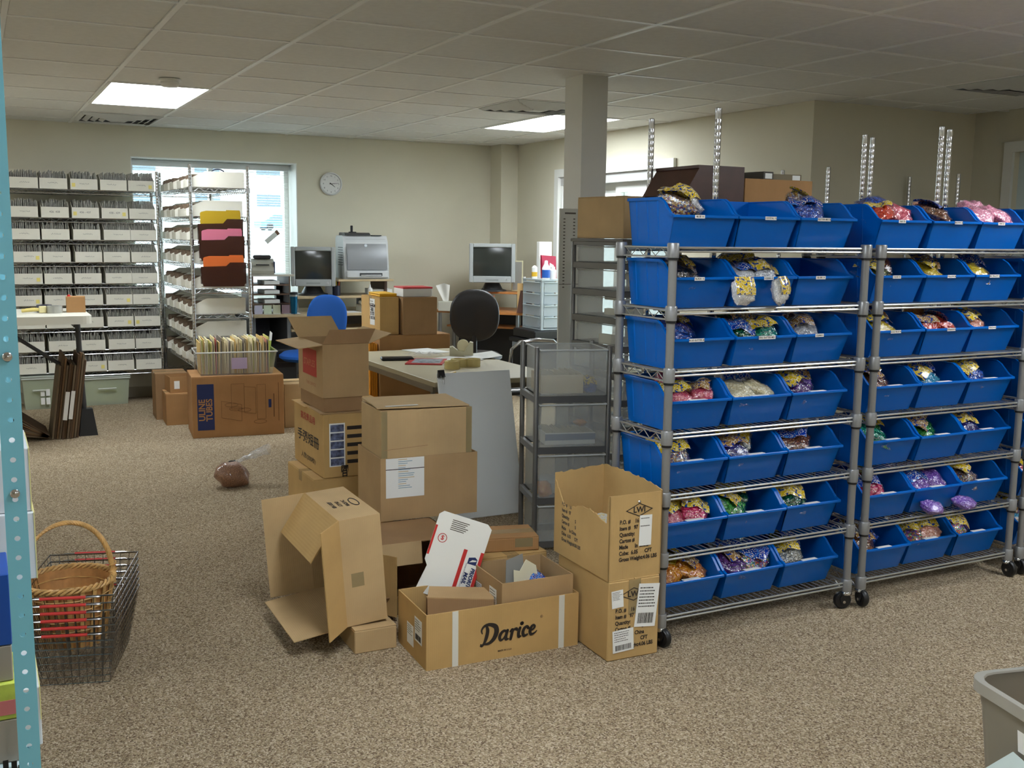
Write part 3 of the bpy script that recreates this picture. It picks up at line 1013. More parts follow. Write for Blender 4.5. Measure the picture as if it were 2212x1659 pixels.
# white priority mailer standing in the long carton
MW = pm('mailer_white', (236, 234, 226), .45)
mt = thing('mailing_envelope', 'white card mailer with red bars standing up in the long carton', 'envelope', (1.452, 3.345, .165), R(-12), rot=(R(-10), 0, R(-14)))
tilt = Matrix.Rotation(R(20), 4, 'Y')
def mq(p):
    return [tilt @ Vector((x, 0, z)) for x, z in p]
obj('card', B().slab(mq([(-.10, -.02), (.105, -.02), (.105, .27), (.085, .285), (-.085, .285), (-.10, .27), (-.10, .10), (-.085, .08)]), -.004), MW, mt)
for x0, x1, z0, z1 in ((.028, .042, -.02, .175), (.093, .105, -.02, .18), (-.10, -.092, .12, .23)):
    obj('red_bar', B().slab(mq([(x0, z0), (x1, z0), (x1, z1), (x0, z1)]), .0008), RED_INK, mt)
def mtext(s, size, at, mat, turn=0, bold=0, align='CENTER', shear=0):
    text(s, size, mat, mt, tilt @ FRONT, tilt @ Vector((at[0], -.0016, at[1])), turn=turn, bold=bold, align=align, shear=shear)
mtext('PRIORITY\nMAIL', .020, (.072, .075), BLUE_INK, R(-90), .0008, shear=.2)
mtext('UNITED STATES POSTAL SERVICE', .006, (.052, .085), BLUE_INK, R(-90))
obj('eagle_mark', B().slab(mq([(.055, .128), (.088, .128), (.088, .150), (.078, .157), (.055, .150)]), .001), BLUE_INK, mt)
obj('eagle_mark', B().slab(mq([(.060, .134), (.084, .142), (.086, .147), (.070, .145)]), .0016), MW, mt)
ring = [(-.062 + .016 * math.cos(g * PI / 8), .19 + .016 * math.sin(g * PI / 8)) for g in range(16)]
obj('postmark', B().tube([tilt @ Vector((x, -.001, z)) for x, z in ring], .0012, 4, closed=True), RED_INK, mt)
mtext('S', .022, (-.062, .19), RED_INK, bold=.001)
for k in range(6):
    obj('fine_print', B().slab(mq([(-.045, .262 - .007 * k), (.02 - .006 * (k % 3), .262 - .007 * k), (.02 - .006 * (k % 3), .265 - .007 * k), (-.045, .265 - .007 * k)]), .0006), FAINT, mt)

# --- two stacked cartons with the diamond mark
LW = cardmat('cardboard_worn', (194, 160, 106))
def lwi_print(p, x, z0, sc, M, place, faint=False):
    m_ = FAINT if faint else INK
    rows = [('P.O. #    16', .150), ('Item #   97', .128), ('Quantity:          S', .106), ('Carton #          0', .084), ('Made      In China', .062), ('Cube:  6.05      CFT', .040), ('Gross Weight:4.06 LBS', .018)]
    for s_, z in rows:
        text(s_, .0195 * sc, m_, p, M, place(x, z0 + z), align='LEFT', sx=.84, bold=.0007)
def diamond(p, cx, z, place, M):
    for q in (1.0,):
        a_, h_ = .056, .024
        P4 = [(-a_, 0), (0, h_), (a_, 0), (0, -h_)]
        b = B()
        for k in range(4):
            (x0, y0), (x1, y1) = P4[k], P4[(k + 1) % 4]
            s0, s1 = .86, .86
            b.add([(x0, y0, 0), (x1, y1, 0), (x1 * s1, y1 * s1, 0), (x0 * s0, y0 * s0, 0)], [(0, 1, 2, 3)])
        o = obj('diamond_mark', b, INK, p)
        o.matrix_local = Matrix.Translation(place(cx, z)) @ M
    text('LWI', .028, INK, p, M, place(cx, z), bold=.0009)
fp = lambda x, z: (x, -.0010, z)
lo = thing('carton', 'taped tan carton with diamond mark under the open one beside the cart', 'box', (1.872, 2.885, 0), R(-2))
obj('body', B().box(0, .206, 0, .37, 0, .284, c=.004), LW, lo)
obj('top_flap', B().box(.002, .102, .002, .368, .283, .288, c=.001), LW, lo)
obj('top_flap', B().box(.104, .204, .002, .368, .283, .288, c=.001), LW, lo)
obj('tape_strip', B().box(.080, .128, -.0006, .0, .16, .284), TAPE, lo)
diamond(lo, .10, .232, fp, FRONT)
lwi_print(lo, .028, .028, 1, FRONT, fp)
sticker(lo, .155, -.0012, .185, .085, .155, seed=8, turn=R(-6), lines=7)
sticker(lo, .035, -.0012, .222, .046, .062, seed=9, turn=R(4), lines=6, bars=False)
sticker(lo, .062, -.0012, .070, .084, .080, seed=10, turn=R(3), lines=5)
text('LBS', .016, FAINT, lo, LEFT, (-.001, .33, .075))
up = thing('open_carton', 'worn open tan carton with diamond mark and torn rim on another carton', 'box', (1.870, 2.888, .2885), R(-1))
WU, DU, HU = .212, .385, .302
t_ = .004
obj('front_panel', B().box(0, WU, 0, t_, 0, HU - .005), LW, up)
obj('bottom_panel', B().box(t_, WU - t_, t_, DU - t_, 0, t_), LW, up)
def torn(p, q, h0, h1, n, dips=()):
    """wall with a ragged top edge"""
    p, q = Vector(p), Vector(q)
    pts = [p, q]
    top = []
    for i in range(n + 1):
        u = i / n
        h = h0 + (h1 - h0) * u + rnd.uniform(-.0035, .0035)
        for a0, a1, dz in dips:
            if a0 < u < a1:
                h -= dz * math.sin((u - a0) / (a1 - a0) * PI)
        top.append(q.lerp(p, u) + Vector((0, 0, h)))
    return B().slab(pts + top, t_)
def wall_strip(p, q, hf, n, t=.004):
    """upright wall from p to q with height hf(u) at fraction u"""
    p, q = Vector(p), Vector(q)
    nn = (q - p).cross(Vector((0, 0, 1))).normalized() * t
    v, f = [], []
    for i in range(n + 1):
        a_ = p.lerp(q, i / n)
        h = hf(i / n)
        v += [a_, a_ + Vector((0, 0, h)), a_ + nn + Vector((0, 0, h)), a_ + nn]
    for i in range(n):
        for k in range(4):
            f.append((i * 4 + k, i * 4 + (k + 1) % 4, (i + 1) * 4 + (k + 1) % 4, (i + 1) * 4 + k))
    f += [(0, 1, 2, 3), tuple(n * 4 + k for k in (3, 2, 1, 0))]
    return B().add(v, f)
rag = lambda u: rnd.uniform(-.003, .003)
obj('side_panel', wall_strip((0, 0, 0), (0, DU, 0), lambda u: (HU - .005 if u < .03 else HU - .005 - .098 * min(1, (u - .03) / .02) if u < .12 else HU - .10 + .02 * math.sin((u - .12) * 6) + (.09 * max(0, (u - .8) / .2))) + rag(u), 40), LW, up)
obj('side_panel', wall_strip((WU, DU, 0), (WU, 0, 0), lambda u: HU + .012 - .012 * u + .010 * math.sin(u * 3) + rag(u), 30), LW, up)
obj('back_panel', wall_strip((0, DU, 0), (WU, DU, 0), lambda u: HU - .005 + .016 * u + rag(u), 24, -.004), LW, up)
diamond(up, .118, HU - .062, fp, FRONT)
obj('staple', B().lathe([(0, 0), (.006, .0), (.004, .003), (0, .004)], 10, (.118, -.001, HU - .034), Matrix.Rotation(R(90), 4, 'X')), CHROME, up, smooth=True)
lwi_print(up, .040, .052, 1, FRONT, fp)
sticker(up, .145, -.0012, .165, .050, .108, seed=12, turn=R(-1), lines=2, bars=False)
lwi_print(up, 0, .045, .9, LEFT, lambda x, z: (-.001, .33 - x, z), True)
t = thing('printed_pad', 'pale blue printed pack lying inside the worn open carton', 'packet', (1.95, 2.96, .42), R(20))
obj('pack', B().box(0, .11, 0, .16, 0, .035, c=.006), headmat('pale_print', (206, 220, 228), (230, 214, 120)), t)
obj('filler', B().box(-.01, .10, .0, .14, -.12, -.002), pm('kraft_filler', (190, 160, 110), .8), t)

# --- box lying on its side with its flaps splayed towards the aisle
sb = closed_carton('carton', 'small flat carton on the carpet under the splayed open box', .155, .30, .086, (1.112, 3.322, 0), R(-1), CBL, tape=False)
ob = thing('open_carton', 'open carton lying on its side with flaps splayed towards the aisle', 'box', (1.098, 3.362, .0875), R(-1), rot=(0, R(-4), R(-1)))
w, d, h = .150, .43, .388
bb = B().box(0, w, 0, .004, 0, h).box(0, w, d - .004, d, 0, h).box(0, w, .004, d - .004, 0, .004).box(0, w, .004, d - .004, h - .004, h).box(w - .004, w, .004, d - .004, .004, h - .004)
obj('body', bb, CBL, ob)
flap(ob, (0, .004, 0), (0, 0, h), (-.085, -.07, -.012), mat=CBY)
flap(ob, (0, d - .003, h), (0, 0, -h), (-.16, .04, -.01), mat=CBL)
flap(ob, (0, .0, h), (0, d, 0), (-.105, .0, -.135), mat=CBY, skew=.02)
flap(ob, (0, d, .004), (0, -d, 0), (-.19, .0, -.012), mat=CBL)
text('8ER-3-BEEF\nLOT NO\nMADE NC', .019, INK, ob, Matrix.Rotation(R(90), 4, 'Z'), (.062, .20, h + .001), space=1.3, bold=.0006)
ov = B()
for k in range(2):
    ov.tube([(.125 - .0, .21, h + .001)] * 2, .001, 3)
obj('oval_mark', B().tube([(.118 + .014 * math.cos(g * PI / 12), .20 + .05 * math.sin(g * PI / 12), h + .0005) for g in range(24)], .0022, 4, closed=True), INK, ob)
obj('tape_patch', B().box(.03, .075, -.0006, 0, .14, .19), TAPE, ob)

# --- brown box open towards the viewer, under the labelled pair
br = thing('open_carton', 'dark brown carton open on its side behind the splayed box', 'box', (1.30, 3.62, 0), R(-2))
w, d, h = .33, .30, .285
bb = B().box(0, w, d - .004, d, 0, h).box(0, .004, 0, d, 0, h).box(w - .004, w, 0, d, 0, h).box(0, w, 0, d, 0, .004).box(0, w, 0, d, h - .004, h)
obj('body', bb, CBD, br)
flap(br, (0, 0, .02), (0, 0, h - .05), (.055, -.075, .0), mat=CBY)
flap(br, (0, 0, h), (w * .55, 0, 0), (.0, -.015, -.085), mat=CBL)
flap(br, (w, 0, .0), (-w, 0, 0), (0, -.05, .09), mat=CBD)
flap(br, (w, 0, h), (0, 0, -h), (.02, -.10, 0), mat=CBD)

# --- labelled pair: an upended carton sleeved inside another
p2 = thing('open_carton', 'tan carton with a white packing list taped on its front', 'box', (1.430, 3.925, .2855), R(-3))
w, d, h = .425, .33, .262
obj('body', shell_box(w, d, h), CB, p2)
pl = sticker(p2, .105, -.001, .178, .165, .165, seed=14, name='packing_list', lines=0, bars=False)
obj('list_fold', B().box(-.083, .083, .035, .038, .0007, .001), INK, pl)
for k in range(15):
    obj('list_row', B().box(-.03, -.03 + rnd.uniform(.03, .07), .075 - k * .0085, .078 - k * .0085, .0008, .0011), pm('list_blue', (150, 176, 190), .7) if k % 3 else pm('list_tan', (206, 186, 150), .7), pl)
p3 = thing('open_carton', 'upper tan carton sleeved into the labelled carton', 'box', (1.440, 3.940, .293), R(-3))
obj('body', B().box(.0, .395, .0, .29, .0, .447, c=.003), CBL, p3)
obj('top_flap', B().slab([(-.012, .02, .455), (.385, .0, .451), (.385, .145, .455), (.0, .145, .457)], .004), CBL, p3)
obj('top_flap', B().slab([(.0, .148, .455), (.385, .148, .453), (.385, .285, .458), (.0, .285, .460)], .004), CBL, p3)
obj('tape_strip', B().box(-.0008, .025, -.0008, .0, .02, .447).box(.370, .3958, -.0008, 0, .02, .447), TAPE, p3)
obj('tape_strip', B().box(.03, .17, .03, .05, .4605, .4615), WTAPE, p3)
obj('crease', B().slab([(.01, -.001, .285), (.20, -.001, .295), (.20, -.001, .2965), (.01, -.001, .2865)], .0005), CBD, p3)

# --- taped box and a flat box on it, between the mailer and the drawer tower
tb = closed_carton('carton', 'taped tan carton behind the carton that holds papers', .29, .28, .25, (1.625, 3.405, 0), R(-2), CBY, along='y')
sf = closed_carton('carton', 'small flat brown carton lying on the taped tan carton', .215, .17, .055, (1.68, 3.465, .2515), R(-14), CBO)
obj('tape_patch', B().box(.12, .19, -.0008, 0, .015, .05), TAPE, sf)

# --- stack at the aisle: base carton, carton with characters, open office-supply carton
bs = closed_carton('carton', 'tan base carton under the carton with large characters', .40, .46, .292, (1.385, 4.72, 0), 0, CBY)
ch = thing('carton', 'tan carton with large black characters and a strip of photographs', 'box', (1.432, 4.716, .2935), 0)
obj('body', B().box(0, .40, 0, .50, 0, .310, c=.004), CBY, ch)
obj('top_flap', B().slab([(-.012, .0, .312), (.40, 0, .310), (.40, .24, .312), (0, .24, .312)], .004), CB, ch)
obj('top_flap', B().slab([(-.015, .26, .306), (.40, .26, .310), (.40, .50, .312), (-.012, .50, .308)], .004), CBY, ch)
ps = obj('photo_strip', B().box(.03, .108, -.0008, 0, .055, .265), LABELW, ch)
for k in range(5):
    obj('photo', B().box(.036, .102, -.0014, -.0008, .060 + .041 * k, .094 + .041 * k), pm('photo_print', (92, 100, 128), .4, var=.9, scale=45), ps)
    obj('print_bar', B().box(.118, .32, -.0008, 0, .066 + .041 * k, .084 + .041 * k), INK, ch)
text('固', .040, INK, ch, FRONT, (.105, -.0012, .038), bold=.0012)
text('日', .034, INK, ch, FRONT, (.105, -.0012, .004 + .012), bold=.0012)
text('高級景品用', .040, pm('faded_red_ink', (176, 70, 48), .8), ch, LEFT, (-.0012, .25, .255), sx=1.25, bold=.0008)
text('手張短冊', .062, INK, ch, LEFT, (-.0012, .25, .150), sx=1.5, bold=.001)
text('入数(200枚)', .032, INK, ch, LEFT, (-.0012, .25, .055), sx=1.5)
st = thing('open_carton', 'tall open carton with a red printed square and raised flaps', 'box', (1.440, 4.735, .6110), 0)
inner = obj('lower_sleeve', B().box(.006, .196, .006, .40, .0, .075), CBD, st)
w, d, h = .228, .41, .255
z0 = .068
bb = B().box(0, w, 0, .004, z0, z0 + h).box(0, w, d - .004, d, z0, z0 + h).box(0, .004, .004, d - .004, z0, z0 + h).box(w - .004, w, .004, d - .004, z0, z0 + h).box(.004, w - .004, .004, d - .004, z0, z0 + .004)
obj('body', bb, CB, st)
zt = z0 + h
flap(st, (0, d, zt), (0, -d, 0), (-.115, -.0, -.012), mat=CBL)
flap(st, (0, 0, zt), (w, 0, 0), (.045, .03, .065), mat=CBD)
flap(st, (w, d, zt), (-w, 0, 0), (-.045, .03, .10), mat=CBL)
flap(st, (w, 0, zt), (0, d, 0), (.115, .0, .045), mat=CBL)
sq = obj('red_square', B().box(-.001, 0, .10, .33, .155, .285), pm('printed_red', (176, 52, 34), .7), st)
text('STAPLES', .045, pm('kraft_on_red', (196, 110, 76), .8), st, LEFT, (-.0018, .215, .215), bold=.001, sx=1.15)
text('THE OFFICE', .022, pm('faint_red_print', (160, 96, 60), .8), st, LEFT, (-.0014, .19, .115), sx=1.4)

# ------------------------------------------------------------------ drawer towers
DRW = clearmat('frosted_drawer', (240, 241, 238), .23, .4)
def _milky(m, k=.5):
    nt = m.node_tree
    tr = nt.nodes.new('ShaderNodeBsdfTranslucent')
    tr.inputs[0].default_value = (.88, .89, .87, 1)
    mx = nt.nodes.new('ShaderNodeMixShader')
    mx.inputs[0].default_value = k
    pb = nt.nodes['Principled BSDF']
    dst = [n for n in nt.nodes if n.type == 'MIX_SHADER' and n != mx][0].inputs[2]
    nt.links.new(pb.outputs[0], mx.inputs[1])
    nt.links.new(tr.outputs[0], mx.inputs[2])
    nt.links.new(mx.outputs[0], dst)
_milky(DRW, .35)
DFR = pm('pewter_frame', (112, 110, 106), .38, .35)
def drawer_tower(label, loc, rz, w, d, zs, lid, rows_drawn=None, mat=None, post=.016, lip=.02):
    """zs: heights of the shelf frames from the floor up; a drawer hangs between two of them"""
    t = thing('drawer_tower', label, 'drawers', loc, rz, 'pewter framed drawer towers')
    m = mat or DRW
    top = zs[-1]
    pmh = B().lathe([(0, 0), (post * .9, 0), (post * .9, .01), (post * .75, .01), (post * .75, top), (post * .55, top + .004), (0, top + .004)], 12).mesh('post', DFR, True)
    for x, y in ((0, 0), (w, 0), (0, d), (w, d)):
        link('post', pmh, t, (x, y, 0))
    for k, z in enumerate(zs[:-1] + ([top] if lid else [])):
        f = B().box(.008, w - .008, -.010, .008, z - .016, z + .016, c=.002).box(.008, w - .008, d - .008, d + .010, z - .016, z + .016, c=.002)
        f.box(-.010, .008, .008, d - .008, z - .016, z + .016, c=.002).box(w - .008, w + .010, .008, d - .008, z - .016, z + .016, c=.002)
        obj('shelf_frame', f, DFR, t)
    if lid:
        obj('top_panel', B().box(-.015, w + .015, -.015, d + .015, top + .002, top + .018, c=.004), DFR, t)
    for k in range(len(zs) - 1):
        z0, z1 = zs[k] + .017, zs[k + 1] - (.006 if k == len(zs) - 2 and not lid else .020)
        x0, x1, y0, y1, th = .016, w - .016, -.012, d - .016, .0025
        b = B().box(x0, x1, y0, y0 + th, z0, z1).box(x0, x1, y1 - th, y1, z0, z1).box(x0, x0 + th, y0 + th, y1 - th, z0, z1).box(x1 - th, x1, y0 + th, y1 - th, z0, z1).box(x0, x1, y0, y1, z0, z0 + th)
        dr = obj('drawer', b, m, t)
        obj('drawer_lip', B().box(x0 - .004, x1 + .004, y0 - .008, y0, z1 - .008, z1, c=.002).box(x0 - .004, x0, y0, y1, z1 - .005, z1).box(x1, x1 + .004, y0, y1, z1 - .005, z1).box(x0 - .004, x1 + .004, y1, y1 + .004, z1 - .005, z1), clearmat('frosted_rim', (222, 224, 222), .8, .3), dr)
    return t
T1 = drawer_tower('open-topped pewter drawer tower of three deep frosted drawers', (2.253, 4.12, 0), R(-15), .345, .285, [.03, .2375, .475, .7125, .95], False)
def local(x, y, z, o=(2.253, 4.12), a=R(-15)):
    return (o[0] + x * math.cos(a) - y * math.sin(a), o[1] + x * math.sin(a) + y * math.cos(a), z)
def card_box(label, loc, rz, w, d, h, mat=None):
    t = thing('white_card_box', label, 'box', loc, rz, 'white boxes kept in the drawer tower')
    obj('body', shell_box(w, d, h, .003), mat or WHITE, t)
    b = B()
    n = int(w / .006)
    for i in range(n):
        x = .006 + i * (w - .012) / n
        b.box(x, x + .0015, .006, d - .008, .004, h + rnd.uniform(-.02, .012))
    c = obj('filed_cards', b, pm('card_ivory', (226, 218, 196), .7), t)
    c['kind'] = 'stuff'
    return t
card_box('white card file in the uppermost drawer of the open tower', local(.03, .03, .735), R(-15), .20, .20, .085, pm('ivory_box', (226, 212, 184), .7))
card_box('white card file with a blue band in the second drawer down of the tower', local(.05, .02, .497), R(-15), .24, .2, .055)
tb_ = obj('blue_band', B().box(.0, .24, -.001, 0, .02, .05), pm('band_blue', (96, 112, 140), .6), C.objects['white_card_box.001'])
bag('orange', 'small orange bead pack on the card file in the second drawer down', local(.24, .10, .585), (0, 0, 0), .5, wrap=3, group='packs kept in the drawer tower')
bag('blue', 'small blue bead pack beside the card file in the uppermost drawer', local(.27, .08, .765), (R(40), 0, 0), .7, wrap=0, group='packs kept in the drawer tower')
bag('orange', 'orange pack at the bottom of the third drawer down of the tower', local(.05, .03, .285), (R(60), 0, 0), .7, wrap=3, group='packs kept in the drawer tower')
t = thing('paper_pad', 'white pads of paper lying in the third drawer down of the tower', 'paper', local(.06, .05, .258), R(-10))
obj('sheets', B().box(0, .2, 0, .18, 0, .05, c=.002), pm('grey_pad', (190, 188, 180), .7), t)

TZ = [.10, .235, .370, .505, .640, .775, .906, 1.042, 1.176, 1.310, 1.425]
T2 = drawer_tower('tall pewter tower of shallow drawers carrying a blank carton', (2.784, 4.25, 0), R(5), .36, .40, TZ, True)
def local2(x, y, z):
    return local(x, y, z, (2.784, 4.25), R(5))
closed_carton('carton', 'blank tan carton on top of the tall drawer tower', .33, .38, .205, local2(.01, .01, 1.4445), R(5), CBL, tape=False)
for x, y, z, w_, h_, lab in ((.022, .10, .945, .03, .05, 'ivory card stack glimpsed low in the tall tower of drawers'), (.022, .06, 1.085, .03, .03, 'thin ivory cards in the third shallow drawer of the tall tower'), (.10, .02, 1.09, .07, .05, 'ivory card stack behind the end cart post in the tall tower'), (.022, .06, 1.155, .03, .022, 'pale tan cards just under a frame of the tall tower'), (.09, .02, 1.26, .06, .03, 'ivory cards high up in the tall tower behind the cart')):
    t = thing('index_card', lab, 'card', local2(x, y, z), R(5))
    obj('cards', B().box(0, w_, 0, .10, -h_ / 2, h_ / 2), pm('card_ivory', (226, 218, 196), .7), t)

# measuring board in front of the column
t = thing('marked_board', 'tall narrow white board with rows of small marks by the column', 'board', (2.905, 5.07, 0))
obj('board', B().box(0, .135, 0, .012, 0, 1.605, c=.002), pm('board_offwhite', (206, 204, 192), .6), t)
mk = B()
for k in range(22):
    for x in (.022, .085):
        mk.box(x, x + .012, -.0008, 0, 1.545 - .018 * k, 1.551 - .018 * k)
mk.box(.03, .10, -.0008, 0, 1.575, 1.584)
obj('tick_marks', mk, FAINT, t)['kind'] = 'stuff'
obj('joint', B().box(0, .135, -.0006, 0, 1.185, 1.188), FAINT, t)

# ------------------------------------------------------------------ chrome racks behind the carts
def chrome_rack(label, x0, x1, y0, y1, levels, top, group='chrome wire racks', mat=None):
    t = thing('wire_rack', label, 'shelf rack', (x0, y0, 0), 0, group)
    mat = mat or CHROME
    me = post_mesh(top, .0127, mat, True)
    w, d = x1 - x0, y1 - y0
    for x, y in ((0, 0), (w, 0), (0, d), (w, d)):
        link('post', me, t, (x, y, 0))
        link('foot', FOOT, t, (x, y, 0))
    dk = wire_deck(w, d, pm('bright_wire', (226, 228, 230), .22, .9))
    for z in levels:
        s_ = link('wire_shelf', dk, t, (0, 0, z))
        for x, y in ((0, 0), (w, 0), (0, d), (w, d)):
            link('corner_sleeve', SLEEVE, s_, (x, y, 0))
    return t
FOOT = B().lathe([(0, 0), (.018, 0), (.018, .012), (.012, .02)], 10).mesh('foot', BLACK, True)
SLEEVE = B().lathe([(.0135, -.034), (.0175, -.034), (.0165, .006), (.0135, .006)], 10).mesh('corner_sleeve', CHROME, True)
chrome_rack('chrome wire rack behind the bin carts with tall bare posts', 2.600, 3.835, 3.32, 3.77, [.15, .60, 1.05, 1.50], 1.95)
chrome_rack('second chrome wire rack behind the carts towards the far corner', 3.885, 5.10, 3.32, 3.77, [.15, .60, 1.05, 1.50], 1.94)
chrome_rack('short chrome wire rack against the far grey wall', 4.58, 5.70, 4.78, 5.18, [.20, .80, 1.40], 1.88)
# things on the rack
cbw = pm('dark_walnut', (74, 46, 36), .4, var=.15, scale=14)
t = thing('walnut_case', 'dark walnut case with a slanted side behind the bins', 'case', (2.555, 3.46, 1.505))
obj('side_panel', B().prism([(.0, .0), (.30, .0), (.30, .228), (.07, .228), (.0, .12)], 0, .018, 'y'), cbw, t)
obj('side_panel', B().prism([(.0, .0), (.30, .0), (.30, .228), (.07, .228), (.0, .12)], .28, .298, 'y'), cbw, t)
obj('top_panel', B().box(.065, .30, .0, .298, .228, .240), cbw, t)
obj('back_panel', B().box(.288, .30, .018, .28, 0, .228), cbw, t)
obj('front_panel', B().slab([(.0, .018, .12), (.0, .28, .12), (.07, .28, .228), (.07, .018, .228)], .006), cbw, t)
t = thing('open_carton', 'low brown carton behind the bins holding tape boxes', 'box', (2.862, 3.46, 1.505))
obj('body', shell_box(.365, .29, .195), CBO, t)
t = thing('tape_box', 'small dark printed box on the brown carton behind the bins', 'box', (3.055, 3.53, 1.701), R(-4))
obj('body', B().box(0, .165, 0, .21, 0, .028, c=.002), pm('olive_print', (112, 98, 66), .5), t)
obj('paper_label', B().box(.115, .155, -.0008, 0, .004, .024), WHITE, t)
t = thing('tape_box', 'small black printed box at the back of the brown carton', 'box', (2.99, 3.50, 1.66), R(4))
obj('body', B().box(0, .06, 0, .20, -.15, .075, c=.002), pm('dark_print', (66, 60, 48), .5), t)
obj('paper_label', B().box(.01, .05, -.0008, 0, .046, .068), WHITE, t)
t = thing('parcel', 'white parcel with a red spot under the cart at the picture edge', 'box', (4.10, 3.00, .14), R(0))
obj('body', B().box(0, .22, 0, .18, 0, .085, c=.003), pm('parcel_white', (214, 206, 200), .6), t)
obj('red_spot', B().lathe([(0, 0), (.022, 0), (.022, .001), (0, .001)], 20, (.03, -.001, .045), Matrix.Rotation(R(90), 4, 'X')), RED_INK, t)

# ------------------------------------------------------------------ white card bins on the back racks
BINW = pm('white_card_bin', (232, 228, 212), .7, var=.03, scale=6)
BIN_IN = pm('card_bin_inside', (150, 140, 122), .8)
def cardbin_mesh(w, d, hf, hb, cut=.10):
    b = B()
    t = .003
    side = [(0, 0), (d, 0), (d, hb), (cut, hb), (0, hf)]
    for x in (0, w - t):
        b.prism(side, x, x + t, 'x')
    b.box(t, w - t, 0, t, 0, hf).box(t, w - t, d - t, d, 0, hb).box(t, w - t, t, d - t, 0, t)
    return b.mesh('bin_body', BINW)
CARDM = pm('packed_cards', (224, 220, 208), .4, var=.4, scale=70, coat=.3)
def cards_mesh(w, d, h, seed, flen=1.0):
    r_ = random.Random(seed)
    b = B()
    x = .008
    while x < w - .008:
        if r_.random() < .93:
            a = r_.uniform(-.12, .12)
            hh = h * r_.uniform(.80, 1.10)
            y0 = r_.uniform(.012, .03)
            y1 = d * r_.uniform(.75, .95) * flen
            b.add([(x, y0, .005), (x + a * .02, y0, hh), (x + a * .02, y1, hh), (x, y1, .005), (x + .0016, y0, .005), (x + a * .02 + .0016, y0, hh), (x + a * .02 + .0016, y1, hh), (x + .0016, y1, .005)],
                  [(0, 1, 2, 3), (7, 6, 5, 4), (0, 4, 5, 1), (1, 5, 6, 2), (2, 6, 7, 3)])
        x += r_.uniform(.0035, .008)
    return b.mesh('filed_cards', CARDM)
DZ = [.288, .466, .655, .839, 1.015, 1.190, 1.371, 1.547, 1.775]
rackD = chrome_rack('long chrome rack of white card bins along the back wall', .10, 1.405, 9.235, 9.555, DZ, 1.94)
cb0 = cardbin_mesh(.205, .30, .084, .132, .12)
cards = [cards_mesh(.205, .30, .138, k) for k in range(6)]
scr = [scribble(.07, .014, 6, k).mesh('handwriting', pm('pencil', (110, 106, 100), .8)) for k in range(5)]
note = B().box(0, .026, -.001, 0, 0, .03).mesh('sticky_note', pm('sticky_yellow', (240, 224, 130), .7))
XS = [.285, .510, .742, .967, 1.180]
WHERE = ['in line with the corner post', 'at the window end', 'fourth from the window end', 'third from the window end', 'second from the window end']
ROWW = {8: 'top', 7: 'second', 6: 'third', 5: 'fourth', 4: 'fifth', 3: 'sixth', 2: 'seventh', 1: 'eighth', 0: 'lowest'}
NUMB = {(7, 1): '426  438', (7, 2): '436 - 437', (7, 3): '438 - 439'}
for r_i, z in enumerate(DZ):
    for c_i in range(5):
        x = XS[c_i] + rnd.uniform(-.008, .008)
        wh = ['fifth', 'fourth', 'third', 'second', 'first'][c_i] + ' from the window end'
        t = thing('card_bin', 'white card bin %s, %s shelf of the back wall rack' % (wh, ROWW[r_i]), 'bin', (x, 9.222 + rnd.uniform(-.006, .006), z + .003), 0, 'white card bins on the back rack')
        link('bin_body', cb0, t)
        if (r_i, c_i) in NUMB:
            text(NUMB[r_i, c_i], .022, pm('pencil', (110, 106, 100), .8), t, FRONT, (.10, -.0012, .045))
        else:
            link('handwriting', scr[(r_i * 3 + c_i) % 5], t, (.06 + rnd.uniform(-.01, .02), -.0006, .040))
        if rnd.random() < .22:
            link('sticky_note', note, t, (rnd.choice((.01, .16)), -.0006, .02))
        k = link('filed_cards', cards[(r_i * 5 + c_i + r_i) % 6], None, (x, t.location.y, z + .003))
        tag(k, 'upright cards packed in the bin %s, %s shelf, back rack' % (wh, ROWW[r_i]), 'cards', 'cards packed in the back rack bins', 'stuff')

EZ = [.27, .46, .651, .829, 1.021, 1.212, 1.387, 1.565, 1.780]
EX, EY = 1.469, 8.10
rackE = chrome_rack('chrome rack of long white card boxes standing out from the window', EX, 1.895, EY, 9.50, EZ, 1.945)
lb = cardbin_mesh(.175, .42, .055, .118, .13)
CARDM = pm('packed_cards_shade', (112, 92, 72), .6, var=.5, scale=50)  # dark brown card colour stands in for the shadow inside the long boxes
lcards = [cards_mesh(.175, .42, .085, 20 + k, .9) for k in range(4)]
for r_i, z in enumerate(EZ):
    n = 5 if r_i > 0 else 2
    for c_i in range(n):
        y = EY + .02 + .262 * c_i + rnd.uniform(0, .05) + .175
        if r_i == 0 and c_i == 0:
            y += .05
        nm = ['nearest the tube carton', 'second from the tube carton', 'third from the tube carton', 'fourth from the tube carton', 'next to the back wall'][c_i]
        nm = ['first', 'second', 'third', 'fourth', 'fifth'][c_i] + ' in from the file pockets'
        t = thing('long_card_box', 'long white card box %s, %s shelf, window rack' % (nm, ROWW[r_i]), 'box', (EX - .005 - rnd.uniform(0, .02), y, z + .003), R(-90), 'long white card boxes on the window rack')
        link('bin_body', lb, t)
        k = link('filed_cards', lcards[(r_i + c_i) % 4], None, t.location.copy(), R(-90))
        tag(k, 'shade-coloured upright cards packed in the long box %s, %s shelf' % (nm, ROWW[r_i]), 'cards', 'cards packed in the window rack boxes', 'stuff')
